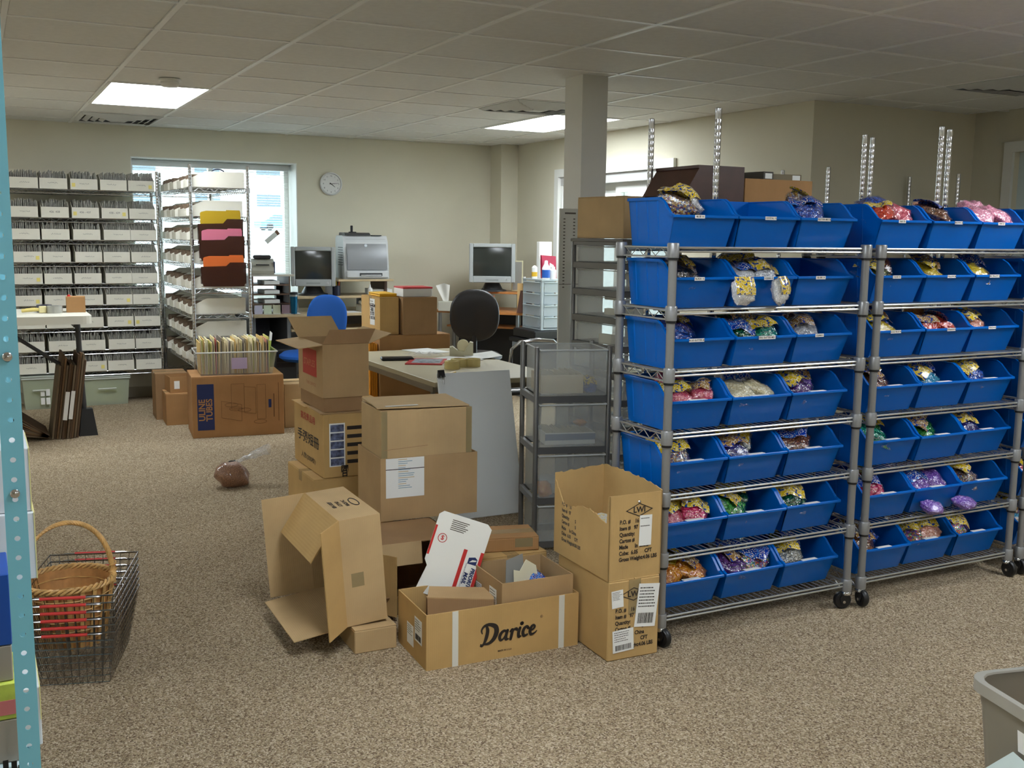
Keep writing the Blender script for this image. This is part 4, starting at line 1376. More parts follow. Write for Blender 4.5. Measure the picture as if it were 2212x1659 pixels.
# file pockets hooked on the end of the window rack
POCK = clearmat('smoked_pocket', (70, 40, 28), .72, .2)
for k, (z0, z1, col, nm) in enumerate(((1.325, 1.605, (176, 144, 12), 'yellow'), (1.235, 1.468, (200, 108, 130), 'pink'), (1.045, 1.270, (208, 100, 34), 'orange'))):
    y = EY - .035 - .035 * k
    t = thing('file_pocket', 'smoked plastic wall pocket on the rack end holding a %s folder' % nm, 'file pocket', (1.515, y, z0), 0, 'file pockets on the rack end')
    h = z1 - z0
    b = B().prism([(0, .025), (.012, 0), (.308, 0), (.325, .025), (.33, h * .80), (.21, h * .80), (.18, h * .68), (-.008, h * .66)], -.004, 0, 'y')
    b.box(.0, .325, 0, .03, .0, .004).box(-.004, .0, -.004, .03, .02, h * .62).box(.325, .329, -.004, .03, .02, h * .72)
    obj('pocket', b, POCK, t)
    f = thing('file_folder', '%s manila folder standing in a smoked wall pocket' % nm, 'folder', (1.515, y + .012, z0 + .006), 0, 'folders in the wall pockets')
    obj('leaf', B().prism([(.015, 0), (.315, 0), (.315, h - .012), (.235, h - .012), (.225, h - .003), (.06, h - .003), (.025, h - .012), (.015, h - .02)], 0, .002, 'y'), pm('folder_' + nm, col, .6), f)
    obj('tab', B().prism([(.20, h - .013), (.315, h - .013), (.31, h + .004), (.21, h + .004)], .003, .005, 'y'), pm('folder_' + nm, col, .6), f)
t = thing('power_cable', 'dark cable coiled on top of the window rack boxes', 'cable', (1.72, 8.30, 1.90))
obj('coil', B().tube([(.05 * math.cos(a * .3) - .0, .02, .03 * math.sin(a * .3)) for a in range(14)], .005, 6), pm('cable_navy', (40, 42, 66), .5), t, smooth=True)

# totes under the back rack
TOTE = clearmat('clear_tote', (206, 214, 190), .55, .3)
def tote(label, x, y, w, d, h, inside, cat='tote'):
    t = thing('storage_tote', label, cat, (x, y, 0), 0, 'clear storage totes under the rack')
    b = B()
    tp = .02
    def ringed(z, o):
        return [(tp - o, tp - o, z), (w - tp + o, tp - o, z), (w - tp + o, d - tp + o, z), (tp - o, d - tp + o, z)]
    v = ringed(0, 0) + ringed(h * .55, tp * .5) + ringed(h * .92, tp * .8)
    f = [(3, 2, 1, 0)]
    for k in range(2):
        for i in range(4):
            f.append((k * 4 + i, k * 4 + (i + 1) % 4, k * 4 + 4 + (i + 1) % 4, k * 4 + 4 + i))
    obj('tub', B().add(v, f), TOTE, t)
    obj('rim', B().box(-.004, w + .004, -.004, .004, h * .90, h * .94).box(-.004, w + .004, d - .004, d + .004, h * .90, h * .94).box(-.004, .004, .004, d - .004, h * .90, h * .94).box(w - .004, w + .004, .004, d - .004, h * .90, h * .94), clearmat('tote_rim', (220, 224, 214), .8), t)
    obj('lid', B().box(-.006, w + .006, -.006, d + .006, h * .94, h, c=.006), clearmat('tote_lid', (214, 220, 206), .6, .25), t)
    obj('handle', B().box(w * .3, w * .7, -.016, -.004, h * .55, h * .60, c=.003), clearmat('tote_rim', (220, 224, 214), .8), t)
    g = thing('folded_fabric', 'stack of %s packed inside the tote, %s' % (inside, label.split(' ', 1)[1][:0] + ('wider one' if w > .3 else 'narrower one')), 'fabric', (x, y, 0))
    obj('fill', B().box(.03, w - .03, .03, d - .03, .01, h * .85, c=.02), pm('tote_fill', (176, 180, 120), .8, var=.25, scale=20), g)
    return t
tote('clear lidded tote of green goods under the window end of the rack', .765, 9.23, .365, .26, .245, 'pale green goods')
tote('clear lidded tote with white stickers under the back rack', .30, 9.20, .25, .30, .275, 'pale green goods')
for k in range(4):
    obj('sticker', B().box(.135 + .04 * (k % 2), .165 + .04 * (k % 2), -.006, -.004, .04 + .07 * (k // 2), .095 + .07 * (k // 2)), LABELW, C.objects['storage_tote.001'])

# ------------------------------------------------------------------ raised folding table by the rack
TZ0 = .825
ft = thing('folding_table', 'white folding table on a black riser in front of the back rack', 'table', (.0, 7.55, 0))
tp = B()
r = .06
pts = []
for cx, cy, a0 in ((.70 - r, r, -90), (.70 - r, .80 - r, 0), (-.90 + r, .80 - r, 90), (-.90 + r, r, 180)):
    for k in range(5):
        g = R(a0 + 22.5 * k)
        pts.append((cx + r * math.cos(g), cy + r * math.sin(g)))
tp.prism(pts, TZ0, TZ0 + .055, 'z')
obj('tabletop', tp, pm('table_white', (226, 222, 206), .5), ft, rot=(0, 0, 0))
for y in (.40,):
    obj('leg', B().tube([(.635, y, TZ0), (.655, y, .10)], .019, 10), DARK, ft, smooth=True)
obj('leg', B().tube([(-.78, .40, TZ0), (-.80, .40, .0)], .019, 10), DARK, ft, smooth=True)
obj('crossbar', B().tube([(.60, .10, TZ0 - .02), (.60, .70, TZ0 - .02)], .014, 8), DARK, ft, smooth=True)
obj('brace', B().tube([(.10, .40, TZ0 - .01), (.635, .40, .42)], .013, 8), DARK, ft, smooth=True)
t = thing('furniture_riser', 'black tapered riser under the folding table leg', 'riser', (.672, 7.93, 0))
obj('block', B().add([(-.062, -.06, 0), (.062, -.06, 0), (.062, .06, 0), (-.062, .06, 0), (-.036, -.036, .19), (.036, -.036, .19), (.036, .036, .19), (-.036, .036, .19)], [(3, 2, 1, 0), (4, 5, 6, 7), (0, 1, 5, 4), (1, 2, 6, 5), (2, 3, 7, 6), (3, 0, 4, 7)]), BLACK, t)
zt_ = TZ0 + .055
t = thing('tan_cube_box', 'small tan cube box at the corner of the folding table', 'box', (.565, 7.90, zt_), R(-4))
obj('body', B().box(0, .125, 0, .125, 0, .11, c=.002), CBO, t)
obj('red_knob', B().lathe([(0, 0), (.012, .0), (.009, .012), (0, .014)], 10, (.02, .05, .11)), RED_INK, t)
t = thing('tape_roll', 'roll of silver tape standing on the folding table', 'tape roll', (.49, 7.88, zt_ + .001))
obj('roll', B().lathe([(.045, 0), (.05, 0), (.05, .05), (.028, .05), (.028, 0), (.045, 0)], 20), pm('silver_tape', (168, 168, 160), .35, .3), t, smooth=True)
t = thing('tape_roll', 'dark tape roll behind the silver roll on the folding table', 'tape roll', (.43, 8.00, zt_ + .001))
obj('roll', B().lathe([(.045, 0), (.05, 0), (.05, .05), (.028, .05), (.028, 0), (.045, 0)], 20), pm('dark_tape', (70, 70, 90), .35), t, smooth=True)
t = thing('hand_tool', 'yellow handled tape gun lying on the folding table', 'tool', (.30, 7.90, zt_ + .018))
obj('handle', B().tube([(-.02, 0, .0), (.06, 0, .008), (.11, 0, .004)], [.012, .014, .010], 8), pm('tool_yellow', (220, 200, 120), .5), t, smooth=True)
obj('head', B().box(.09, .14, -.02, .02, -.016, .03, c=.004), pm('tool_cream', (226, 214, 160), .5), t)

# flattened cartons leaning at the table leg
FLC = [cardmat('flat_board_grey', (120, 104, 84)), cardmat('flat_board_dark', (96, 76, 58)), cardmat('flat_board_brown', (128, 100, 72))]
for k in range(11):
    x = .425 + .0160 * k
    lab = ['outermost on the aisle side', 'second', 'third', 'fourth', 'fifth', 'sixth', 'seventh', 'eighth', 'ninth', 'tenth', 'closest to the table leg'][k]
    t = thing('flattened_box', 'upright flattened carton leaning at the table leg, %s in the row' % (lab if k in (0, 10) else lab + ' board'), 'cardboard', (x, 7.80, .0), 0, 'flattened cartons leaning at the table leg', rot=(0, R(8), 0))
    obj('board', B().box(0, .013, rnd.uniform(0, .03), rnd.uniform(.36, .42), .003, .52 + rnd.uniform(0, .09)), FLC[k % 3], t)
t = thing('paper_label', 'white strips of paper stuck on the leaning flattened cartons', 'paper', (.50, 7.785, .14), 0, rot=(0, R(8), 0))
obj('strip', B().box(0, .028, 0, .002, 0, .20), LABELW, t)
obj('strip', B().box(.036, .062, 0, .002, .01, .21), LABELW, t)
for k in range(8):
    t = thing('flattened_box', 'flattened carton sagging outwards on the carpet, %s sheet of the fan' % ORD[k], 'cardboard', (.42, 7.80, .012),  0, 'flattened cartons fanned on the carpet', rot=(0, R(-90 + 8 + 4.2 * k), 0))
    obj('board', B().box(.002 + .0 * k, .011 + .0 * k, .0, .40, .02, .42 - .02 * k), FLC[k % 3], t)

# ------------------------------------------------------------------ tube carton, file tub, small cartons
TC = cardmat('cardboard_tube_carton', (172, 128, 84))
ul = thing('carton', 'large brown tube carton with a navy printed panel', 'box', (1.322, 7.47, 0), R(-6))
obj('body', B().box(0, .640, 0, .43, 0, .434, c=.003), TC, ul)
obj('top_flap', B().box(.001, .639, .001, .214, .4335, .438), TC, ul)
obj('top_flap', B().box(.001, .639, .216, .429, .4335, .438), TC, ul)
bp_ = obj('navy_panel', B().box(.035, .150, -.001, 0, .055, .385), BLUE_INK, ul)
for word_, x_ in (('ULINE', .068), ('TUBES', .118)):
    text(word_, .060, pm('panel_lettering', (176, 128, 82), .8), ul, FRONT, (x_, -.0018, .20), turn=R(90), bold=.0015, sx=.95)
ln = B()
def rect(x0, x1, z0, z1, sk=0):
    P_ = [(x0, z0), (x1, z0 - sk), (x1 + .0, z1 - sk), (x0, z1)]
    for i in range(4):
        a_, b_ = P_[i], P_[(i + 1) % 4]
        ln.tube([(a_[0], -.0006, a_[1]), (b_[0], -.0006, b_[1])], .0012, 4)
rect(.27, .36, .20, .38); rect(.36, .44, .17, .36, .01); rect(.20, .34, .14, .26, .03); rect(.45, .51, .12, .37)
for cx, cz in ((.27, .23), (.36, .19), (.47, .10), (.30, .20)):
    ln.tube([(cx + .045 * math.cos(g * PI / 8), -.0006, cz + .014 * math.sin(g * PI / 8)) for g in range(16)], .0012, 4, closed=True)
obj('line_drawing', ln, pm('drawing_brown', (112, 76, 46), .8), ul)['kind'] = 'stuff'
obj('small_navy_mark', B().box(.53, .55, -.001, 0, .20, .26), BLUE_INK, ul)
obj('fine_print', B().box(.565, .572, -.001, 0, .13, .30).box(.60, .604, -.001, 0, .10, .38), pm('drawing_brown', (112, 76, 46), .8), ul)
TUB = clearmat('clear_file_tub', (226, 226, 222), .28, .15)
tb = thing('file_tub', 'clear plastic tub of files on the large tube carton', 'tub', (1.365, 7.50, .4385), R(-6))
w, d, h = .56, .34, .165
v = [(.03, .02, 0), (w - .03, .02, 0), (w - .03, d - .02, 0), (.03, d - .02, 0), (0, 0, h), (w, 0, h), (w, d, h), (0, d, h)]
obj('tub', B().add(v, [(3, 2, 1, 0), (0, 1, 5, 4), (1, 2, 6, 5), (2, 3, 7, 6), (3, 0, 4, 7)]), TUB, tb)
obj('rim', B().tube([(-.004, -.004, h), (w + .004, -.004, h), (w + .004, d + .004, h), (-.004, d + .004, h)], .006, 6, closed=True), clearmat('tub_rim', (232, 232, 228), .75, .2), tb)
obj('paper_label', B().box(.24, .35, -.004, -.002, .045, .125), pm('lilac_label', (190, 172, 204), .6), tb)
FC = [(234, 220, 168), (226, 208, 150), (206, 110, 96), (226, 192, 120), (214, 200, 160), (240, 232, 200), (190, 174, 132), (214, 210, 120), (150, 140, 128), (214, 150, 126), (236, 222, 176), (240, 228, 190)]
FN = ['cream', 'manila', 'red', 'gold', 'stone', 'ivory', 'tan', 'lime', 'grey', 'salmon', 'buff', 'pale']
for k in range(56):
    x = .036 + k * .0087
    hh = .245 + rnd.uniform(-.022, .02)
    ci = rnd.randrange(len(FC))
    c = FC[ci]
    o = obj('file_folder', B().slab([(0, .03, .006), (rnd.uniform(-.006, .006), .03, hh), (rnd.uniform(-.006, .006), .30, hh), (0, .30, .006)], .005), pm('file_%d_%d_%d' % c, c, .7), None, (tb.location.x + x * math.cos(R(-6)), tb.location.y + x * math.sin(R(-6)), tb.location.z + .002), R(-6))
    tag(o, '%s file folder standing upright in the packed clear tub' % FN[ci], 'folder', 'folders packed in the clear tub')
t = thing('printed_folder', 'green and white printed card standing at the end of the file tub', 'folder', (1.878, 7.56, .45), R(-10))
obj('card', B().slab([(.0, 0, .0), (.03, 0, .29), (.06, .22, .25), (.03, .24, 0)], .003), pm('lime_print', (176, 196, 70), .5, var=.35, scale=12), t)
obj('white_band', B().slab([(.022, -.001, .22), (.03, -.001, .29), (.061, .21, .255), (.054, .21, .20)], .004), WHITE, t)
closed_carton('carton', 'small brown carton on the carpet at the foot of the window rack', .25, .26, .24, (1.236, 8.06, 0), R(-3), CBO)
closed_carton('carton', 'brown carton standing behind the small one by the window rack', .24, .28, .36, (1.205, 8.34, 0), R(-3), CBD)
t = thing('carton', 'small opened brown carton stacked beside the tube carton', 'box', (1.275, 8.09, .2415), R(2))
obj('body', shell_box(.17, .20, .12), CBO, t)
obj('paper_label', B().box(.03, .07, -.001, 0, .03, .09), LABELW, t)

# bag of brown filler on the carpet
t = thing('plastic_bag', 'knotted clear bag of brown filling lying on the carpet', 'bag', (1.265, 5.95, 0))
b = B()
def fn(u, v):
    th, ph = 2 * PI * u, PI * (v - .5)
    p = Vector((math.cos(ph) * math.cos(th), math.cos(ph) * math.sin(th), math.sin(ph)))
    n = noise.noise(p * 1.8 + Vector((3, 1, 7))) * .22
    p *= 1 + n
    return (p.x * .098, p.y * .08, max(.0, .066 + p.z * .078 - p.x * .015))
b.sheet(fn, 28, 16)
obj('filling', b, speckmat('brown_seed', [(140, 100, 74), (160, 118, 90), (118, 82, 58)], 300, .35, coat=.6), t, smooth=True)
PLAST = clearmat('thin_plastic', (240, 240, 240), .22, .08, spec=1.0)
b = B()
def fn(u, v):
    a = u * 2 * PI
    rr = .012 + .055 * v ** 1.2
    x = .02 + v * .20
    return (x, .02 + rr * math.cos(a) * .8 + .008 * noise.noise(Vector((v * 6, a, 2))), .135 + v * .065 + rr * math.sin(a) * .45 + .014 * noise.noise(Vector((v * 9, a * 2, 5))))
b.sheet(fn, 18, 12)
obj('loose_neck', b, PLAST, t, smooth=True)
b = B()
b.tube([(.005 + .016 * math.cos(g), .02 + .016 * math.sin(g), .138 + .004 * g * .3) for g in [k * .6 for k in range(12)]], .005, 6)
obj('twist_tie', b, BLACK, t, smooth=True)

# ------------------------------------------------------------------ work table behind the cartons
WT = .690
wt = thing('work_table', 'cream topped folding work table with tapered bench edge', 'table', (2.11, 4.96, 0))
obj('tabletop', B().box(0, .76, 0, 1.50, WT - .022, WT, c=.004), pm('cream_laminate', (196, 186, 156), .45), wt)
obj('edge_band', B().box(-.003, .0, 0, 1.50, WT - .026, WT - .002).box(0, .76, -.003, 0, WT - .026, WT - .002), pm('edge_tan', (150, 136, 104), .5), wt)
for x, y in ((.05, 1.30), (.71, 1.30), (.05, .14), (.71, .14)):
    obj('leg', B().tube([(x, y, WT - .02), (x - .02, y + .03, .0)], .014, 8), pm('leg_taupe', (138, 128, 112), .4, .4), wt, smooth=True)
obj('apron', B().box(.03, .73, .10, .12, WT - .07, WT - .022).box(.03, .05, .12, 1.38, WT - .07, WT - .022), pm('leg_taupe', (138, 128, 112), .4, .4), wt)
t = thing('tape_dispenser', 'beige desk tape dispenser on the work table', 'tape dispenser', (2.66, 6.02, WT + .0005), R(-25))
obj('base', B().prism([(0, 0), (.15, 0), (.15, .085), (.13, .09), (.095, .03), (.05, .035), (.02, .06), (.0, .055)], 0, .06, 'y'), pm('dispenser_beige', (196, 190, 160), .45), t)
obj('tape_core', B().lathe([(.018, -.012), (.038, -.012), (.038, .012), (.018, .012)], 18, (.085, .03, .066), Matrix.Rotation(R(90), 4, 'X')), pm('core_cream', (226, 216, 176), .5), t, smooth=True)
for k, (x, y, r_) in enumerate(((2.50, 5.52, .05), (2.58, 5.50, .045), (2.42, 5.44, .045))):
    t = thing('tape_roll', 'roll of yellowed clear tape on the work table, %s from the white board' % ('third', 'second', 'first')[(0, 1, 2)[k]], 'tape roll', (x, y, WT + .0005))
    obj('roll', B().lathe([(r_ * .6, 0), (r_, 0), (r_, .045), (r_ * .6, .045), (r_ * .6, 0)], 20), clearmat('amber_tape', (216, 196, 130), .85, .2), t, smooth=True)
t = thing('magazine', 'magazine with a red border lying on the work table', 'magazine', (2.24, 5.72, WT + .0005), R(-30))
obj('cover', B().box(0, .22, 0, .28, 0, .006), pm('magazine_red', (190, 40, 44), .4), t)
obj('cover_photo', B().box(.03, .20, .04, .25, .006, .0065), pm('magazine_photo', (150, 160, 170), .4, var=.6, scale=30), t)
t = thing('black_pouch', 'flat black pouch lying by the magazine on the work table', 'pouch', (2.17, 5.93, WT + .0005), R(-15))
obj('pouch', B().box(0, .20, 0, .09, 0, .018, c=.007), BLACK, t)
t = thing('plastic_wrap', 'crumpled clear plastic wrap on the work table', 'plastic', (2.52, 6.05, WT + .001))
b = B()
b.sheet(lambda u, v: ((u - .5) * .26, (v - .5) * .2, .012 + .05 * abs(noise.noise(Vector((u * 5, v * 5, 3)))) * (1 - abs(2 * u - 1))), 16, 12)
obj('wrap', b, PLAST, t, smooth=True)
for k, (x, y, a) in enumerate(((2.55, 6.18, 10), (2.70, 5.80, -12), (2.60, 5.65, 30))):
    t = thing('paper_sheet', 'loose white paper on the work table, %s' % ('under the tape dispenser side', 'curling at the tower side', 'below the tape rolls')[k], 'paper', (x, y, WT + .001 + .001 * k), R(a))
    b = B()
    b.sheet(lambda u, v: (u * .21, v * .28, .0015 + (.018 * u * u if k == 1 else .0)), 6, 4)
    obj('sheet', b, WHITE, t)
t = thing('marker_pen', 'red and yellow marker on the edge of the work table', 'pen', (2.28, 5.18, WT + .008), R(40))
obj('barrel', B().tube([(0, 0, 0), (.09, 0, 0)], .007, 8), pm('marker_yellow', (216, 176, 60), .4), t, smooth=True)
obj('cap', B().tube([(-.04, 0, 0), (0, 0, 0)], .008, 8), RED_INK, t, smooth=True)

# white board leaning on the end of the table
wb = thing('white_board', 'blank white foam board leaning on the work table end', 'board', (2.105, 4.735, 0), rot=(R(-14), 0, 0))
obj('panel', B().box(0, .42, 0, .012, 0.004, .765, c=.002), pm('foam_white', (226, 228, 226), .55), wb)
t = thing('binder_clip', 'black binder clip on the corner of the white board', 'clip', (2.108, 4.905, .735), rot=(R(-14), 0, 0))
obj('clamp', B().prism([(-.014, -.012), (.014, -.012), (.004, .026), (-.004, .026)], -.004, .03, 'x'), BLACK, t)
obj('wire_handle', B().tube([(.004, -.014, -.005), (.010, -.022, -.05), (.018, -.022, -.05), (.024, -.014, -.005)], .0012, 5), STEEL, t)

# folding chair behind the tower
fc = thing('folding_chair', 'black folding chair with a chrome hoop behind the drawer tower', 'chair', (3.18, 5.92, 0))
hp = [(-.20, .0, .0), (-.19, -.05, .45), (-.175, -.09, .74), (-.12, -.095, .785), (0, -.095, .795), (.12, -.095, .785), (.175, -.09, .74), (.19, -.05, .45), (.20, .0, .0)]
obj('hoop_frame', B().tube(hp, .011, 8), CHROME, fc, smooth=True)
obj('rear_leg', B().tube([(-.17, .33, 0), (-.165, .05, .45), (.165, .05, .45), (.17, .33, 0)], .010, 8), CHROME, fc, smooth=True)
obj('seat', B().box(-.17, .17, -.02, .33, .43, .455, c=.008), BLACK, fc)
obj('backrest', B().box(-.165, .165, -.098, -.08, .58, .765, c=.006), BLACK, fc)

# ------------------------------------------------------------------ carton stack between table and desk
bx = closed_carton('carton', 'wide brown base carton under the long carton beyond the work table', .66, .55, .345, (2.30, 6.58, 0), 0, CBD)
closed_carton('carton', 'long brown carton lying on the base carton beyond the work table', .52, .42, .425, (2.41, 6.62, .3465), 0, CBO, tape=True)
t = thing('envelope_bundle', 'orange padded envelopes standing against the long brown carton', 'envelope', (2.345, 6.64, .3465))
for k in range(4):
    obj('envelope', B().box(.015 * k, .013 + .015 * k, 0, .30, 0, .39 - .006 * k, c=.003), pm('envelope_orange', (224, 146, 34), .6), t)
ca = closed_carton('carton', 'tan carton with a tall paper label on the long brown carton', .138, .36, .255, (2.428, 6.66, .7725), R(1), CBY, tape=True)
sticker(ca, -.0006, .14, .15, .09, .18, LEFT, seed=21, lines=6, bars=False, name='paper_label')
text('TO-MOM\nBEIJ\nD-103\nX BOOK', .028, INK, ca, LEFT, (-.002, .14, .15), bold=.001)
closed_carton('carton', 'plain brown carton beside the labelled one on the long carton', .25, .30, .255, (2.578, 6.62, .7725), R(-2), CBD, tape=False)
t = thing('padded_envelope', 'yellow padded envelopes lying on the labelled tan carton', 'envelope', (2.44, 6.70, 1.029), R(-3))
for k in range(2):
    obj('envelope', B().box(0, .125, 0, .26, .012 * k, .011 + .012 * k, c=.004), pm('envelope_yellow', (230, 176, 40), .6), t)
t = thing('white_card_stack', 'stack of white cards with a red cover on the plain brown carton', 'paper', (2.595, 6.66, 1.029), R(-3))
obj('cards', B().box(0, .21, 0, .2, 0, .055, c=.002), pm('stack_white', (228, 228, 226), .6), t)
obj('red_cover', B().box(0, .215, 0, .205, .055, .066, c=.002), pm('cover_red', (196, 40, 48), .5), t)
closed_carton('carton', 'tan carton on the carpet beside the computer tower', .20, .30, .33, (2.02, 7.62, 0), R(-4), CBL)

# ------------------------------------------------------------------ first desk with printer
WOOD = pm('maple_edge', (196, 174, 136), .45, var=.08, scale=20)
DGREY = pm('desk_grey', (120, 122, 124), .5)
dk = thing('computer_desk', 'grey and maple computer desk under the window with a raised shelf', 'desk', (2.08, 8.78, 0))
obj('desktop', B().box(0, 1.32, 0, .74, .735, .762, c=.004), WOOD, dk)
for x in (.0, 1.28, .30):
    obj('end_panel', B().box(x, x + .03, .06, .72, 0, .735), DGREY, dk)
obj('modesty_panel', B().box(.03, 1.28, .66, .68, .15, .735), DGREY, dk)
obj('keyboard_shelf', B().box(.33, 1.28, .04, .45, .605, .625, c=.003), WOOD, dk)
obj('raised_shelf', B().box(.42, 1.32, .17, .60, .880, .902, c=.003), WOOD, dk)
for x in (.42, 1.10):
    obj('shelf_support', B().box(x, x + .02, .20, .58, .762, .880), DGREY, dk)
obj('printer_stand_top', B().box(.78, 1.30, .12, .62, 1.030, 1.048, c=.003), WOOD, dk)
for x in (.80, 1.24):
    obj('printer_stand_leg', B().box(x, x + .025, .20, .58, .902, 1.030), pm('dark_wood', (84, 62, 50), .5), dk)
hu = thing('paper_sorter', 'brown stacked paper sorter at the window end of the desk', 'sorter', (2.09, 8.86, .7625))
for k in range(4):
    obj('tray', B().box(0, .33, 0, .40, .0 + .08 * k, .012 + .08 * k).box(0, .012, 0, .40, .012 + .08 * k, .08 + .08 * k).box(.318, .33, 0, .40, .012 + .08 * k, .08 + .08 * k), pm('sorter_brown', (108, 84, 66), .55), hu)
obj('top_tray', B().box(-.01, .36, -.02, .42, .32, .335), pm('sorter_cream', (206, 200, 184), .5), hu)
for k, c in enumerate(((200, 196, 216), (206, 216, 190), (206, 206, 176), (206, 176, 186))):
    t = thing('memo_pad', '%s memo pad standing at the front of the paper sorter' % ('lilac', 'pale green', 'pale yellow', 'pale pink')[k], 'memo pad', (2.105 + .078 * k, 8.845, .763), 0, 'memo pads in a row on the desk')
    obj('pad', B().box(0, .066, 0, .010, 0, .075), pm('memo_%d' % k, c, .7), t)
t = thing('paper_stack', 'white papers filed in the brown paper sorter', 'paper', (2.19, 8.84, .855))
for k in range(3):
    obj('sheets', B().box(0, .13, 0, .25, .08 * k + .0, .03 + .08 * k), WHITE, t)
t = thing('label_printer', 'small beige label printer on the paper sorter', 'printer', (2.10, 8.92, 1.0985), R(-12))
obj('body', B().prism([(0, 0), (.22, 0), (.22, .12), (.10, .13), (.02, .10), (-.01, .03)], 0, .19, 'x'), pm('printer_putty', (206, 204, 192), .45), t)
obj('lid', B().box(.02, .17, .06, .20, .128, .16, c=.01), DARK, t)
obj('paper_slot', B().box(.04, .15, -.012, .004, .075, .085), DARK, t)
obj('side_cap', B().box(.185, .20, .0, .22, .01, .11, c=.006), pm('blue_grey_cap', (84, 90, 120), .4), t)
t = thing('desk_cup', 'blue steel travel mug on the desk', 'mug', (2.43, 8.80, .7625))
obj('body', B().lathe([(0, 0), (.026, 0), (.034, .15), (.032, .15)], 18), pm('mug_teal', (20, 96, 130), .25, .6), t, smooth=True)
obj('rim', B().lathe([(.034, .15), (.035, .165), (.0, .165)], 18), STEEL, t, smooth=True)
obj('lid', B().lathe([(.034, .165), (.034, .185), (.0, .19)], 18), BLACK, t, smooth=True)
t = thing('pen_cup', 'dark pen cup with yellow and orange pens by the monitor', 'pen cup', (2.865, 8.98, .9025))
obj('cup', B().lathe([(0, 0), (.034, 0), (.036, .09), (.031, .09), (.03, .01)], 14), pm('cup_navy', (24, 30, 52), .4), t, smooth=True)
for k, c in enumerate(((226, 196, 40), (200, 180, 60), (214, 100, 40))):
    obj('pen', B().tube([(-.01 + .012 * k, 0, .02), (-.03 + .03 * k, .0, .14)], .006, 6), pm('pen_%d' % k, c, .4), t)
t = thing('desk_speaker', 'small black speaker with a yellow edge behind the monitor', 'speaker', (2.36, 9.10, .7625))
obj('case', B().box(0, .09, 0, .09, 0, .24, c=.012), BLACK, t)
obj('yellow_edge', B().box(.088, .0925, .01, .08, .02, .23), pm('speaker_yellow', (220, 200, 60), .5), t)

def crt(label, loc, rz, w, h):
    t = thing('crt_monitor', label, 'monitor', loc, rz)
    PUT = pm('monitor_putty', (178, 182, 180), .45)
    b_ = .085
    z0 = b_
    bz = B().box(-w / 2, w / 2, 0, .04, z0, z0 + .022, c=.004)
    fw = .036
    bezel = B().box(-w / 2, -w / 2 + fw, 0, .05, z0, z0 + h, c=.006).box(w / 2 - fw, w / 2, 0, .05, z0, z0 + h, c=.006).box(-w / 2 + fw, w / 2 - fw, 0, .05, z0 + h - fw, z0 + h, c=.006).box(-w / 2 + fw, w / 2 - fw, 0, .05, z0, z0 + fw * 1.7, c=.006)
    obj('bezel', bezel, PUT, t)
    b = B()
    b.sheet(lambda u, v: ((u - .5) * (w - 2 * fw + .004), .012 + .012 * ((2 * u - 1) ** 2 + (2 * v - 1) ** 2) / 2, z0 + fw * 1.6 + v * (h - fw * 2.6)), 10, 8)
    obj('screen', b, pm('crt_glass', (52, 56, 52), .12, coat=.6), t, smooth=True)
    hh = z0 + h / 2
    v = []
    for y, sx, sz in ((.05, .98, .98), (.16, .92, .92), (.36, .60, .62), (.40, .55, .56)):
        v += [(-w / 2 * sx, y, hh - h / 2 * sz), (w / 2 * sx, y, hh - h / 2 * sz), (w / 2 * sx, y, hh + h / 2 * sz), (-w / 2 * sx, y, hh + h / 2 * sz)]
    f = []
    for k in range(3):
        for i in range(4):
            f.append((k * 4 + i, k * 4 + (i + 1) % 4, k * 4 + 4 + (i + 1) % 4, k * 4 + 4 + i))
    f.append((12, 13, 14, 15))
    obj('housing', B().add(v, f), PUT, t)
    obj('stand_neck', B().lathe([(.0, .02), (.10, .02), (.07, z0 - .01), (.05, z0 + .01), (0, z0 + .01)], 18, (0, .16, 0)), DARK, t, smooth=True)
    obj('stand_base', B().lathe([(0, 0), (.135, 0), (.135, .012), (.10, .022), (0, .022)], 24, (0, .16, 0)), DARK, t, smooth=True)
    obj('control_strip', B().box(-.06, .06, -.003, .001, z0 + .022, z0 + .034, c=.001), pm('strip_grey', (150, 154, 152), .4), t)
    obj('power_button', B().lathe([(0, 0), (.010, 0), (.009, .004), (0, .004)], 14, (w * .32, .0, z0 + .028), Matrix.Rotation(R(90), 4, 'X')), pm('button_silver', (206, 208, 206), .3, .5), t, smooth=True)
    return t
crt('grey tube monitor on the desk between the window and the laser printer', (2.655, 8.97, .9025), R(-14), .385, .345)
lp = thing('laser_printer', 'silver and grey laser printer on the desk stand', 'printer', (2.935, 8.93, 1.0485), R(-6))
PG = pm('printer_light_grey', (206, 208, 208), .45)
pw = .405
obj('body', B().prism([(.03, 0), (.42, 0), (.42, .36), (.37, .385), (.12, .385), (.075, .33), (.035, .10)], 0, pw, 'x'), PG, lp)
pf = [(.03, .085)]
for k in range(9):
    u = k / 8
    pf.append((.020 + .075 * u ** 2.2, .085 + .27 * u))
pf += [(.12, .36), (.12, .085)]
obj('front_cover', B().prism(pf, .025, pw - .018, 'x'), pm('printer_silver', (150, 152, 154), .35, .5), lp, smooth=True)
obj('paper_tray', B().box(.012, pw - .012, .0, .05, .012, .075, c=.006), PG, lp)
obj('tray_slot', B().box(.13, pw - .07, -.004, .004, .03, .055), pm('slot_dark', (60, 62, 64), .5), lp)
obj('tray_paper', B().box(.14, pw - .08, -.010, -.003, .034, .040), WHITE, lp)
obj('output_bail', B().prism([(.10, .386), (.36, .386), (.34, .412), (.14, .412), (.10, .398)], .02, pw * .62, 'x'), DARK, lp)
obj('bail_stop', B().box(.10, .12, .22, .24, .40, .475, c=.003).box(.085, .15, .21, .25, .405, .42, c=.003), BLACK, lp)
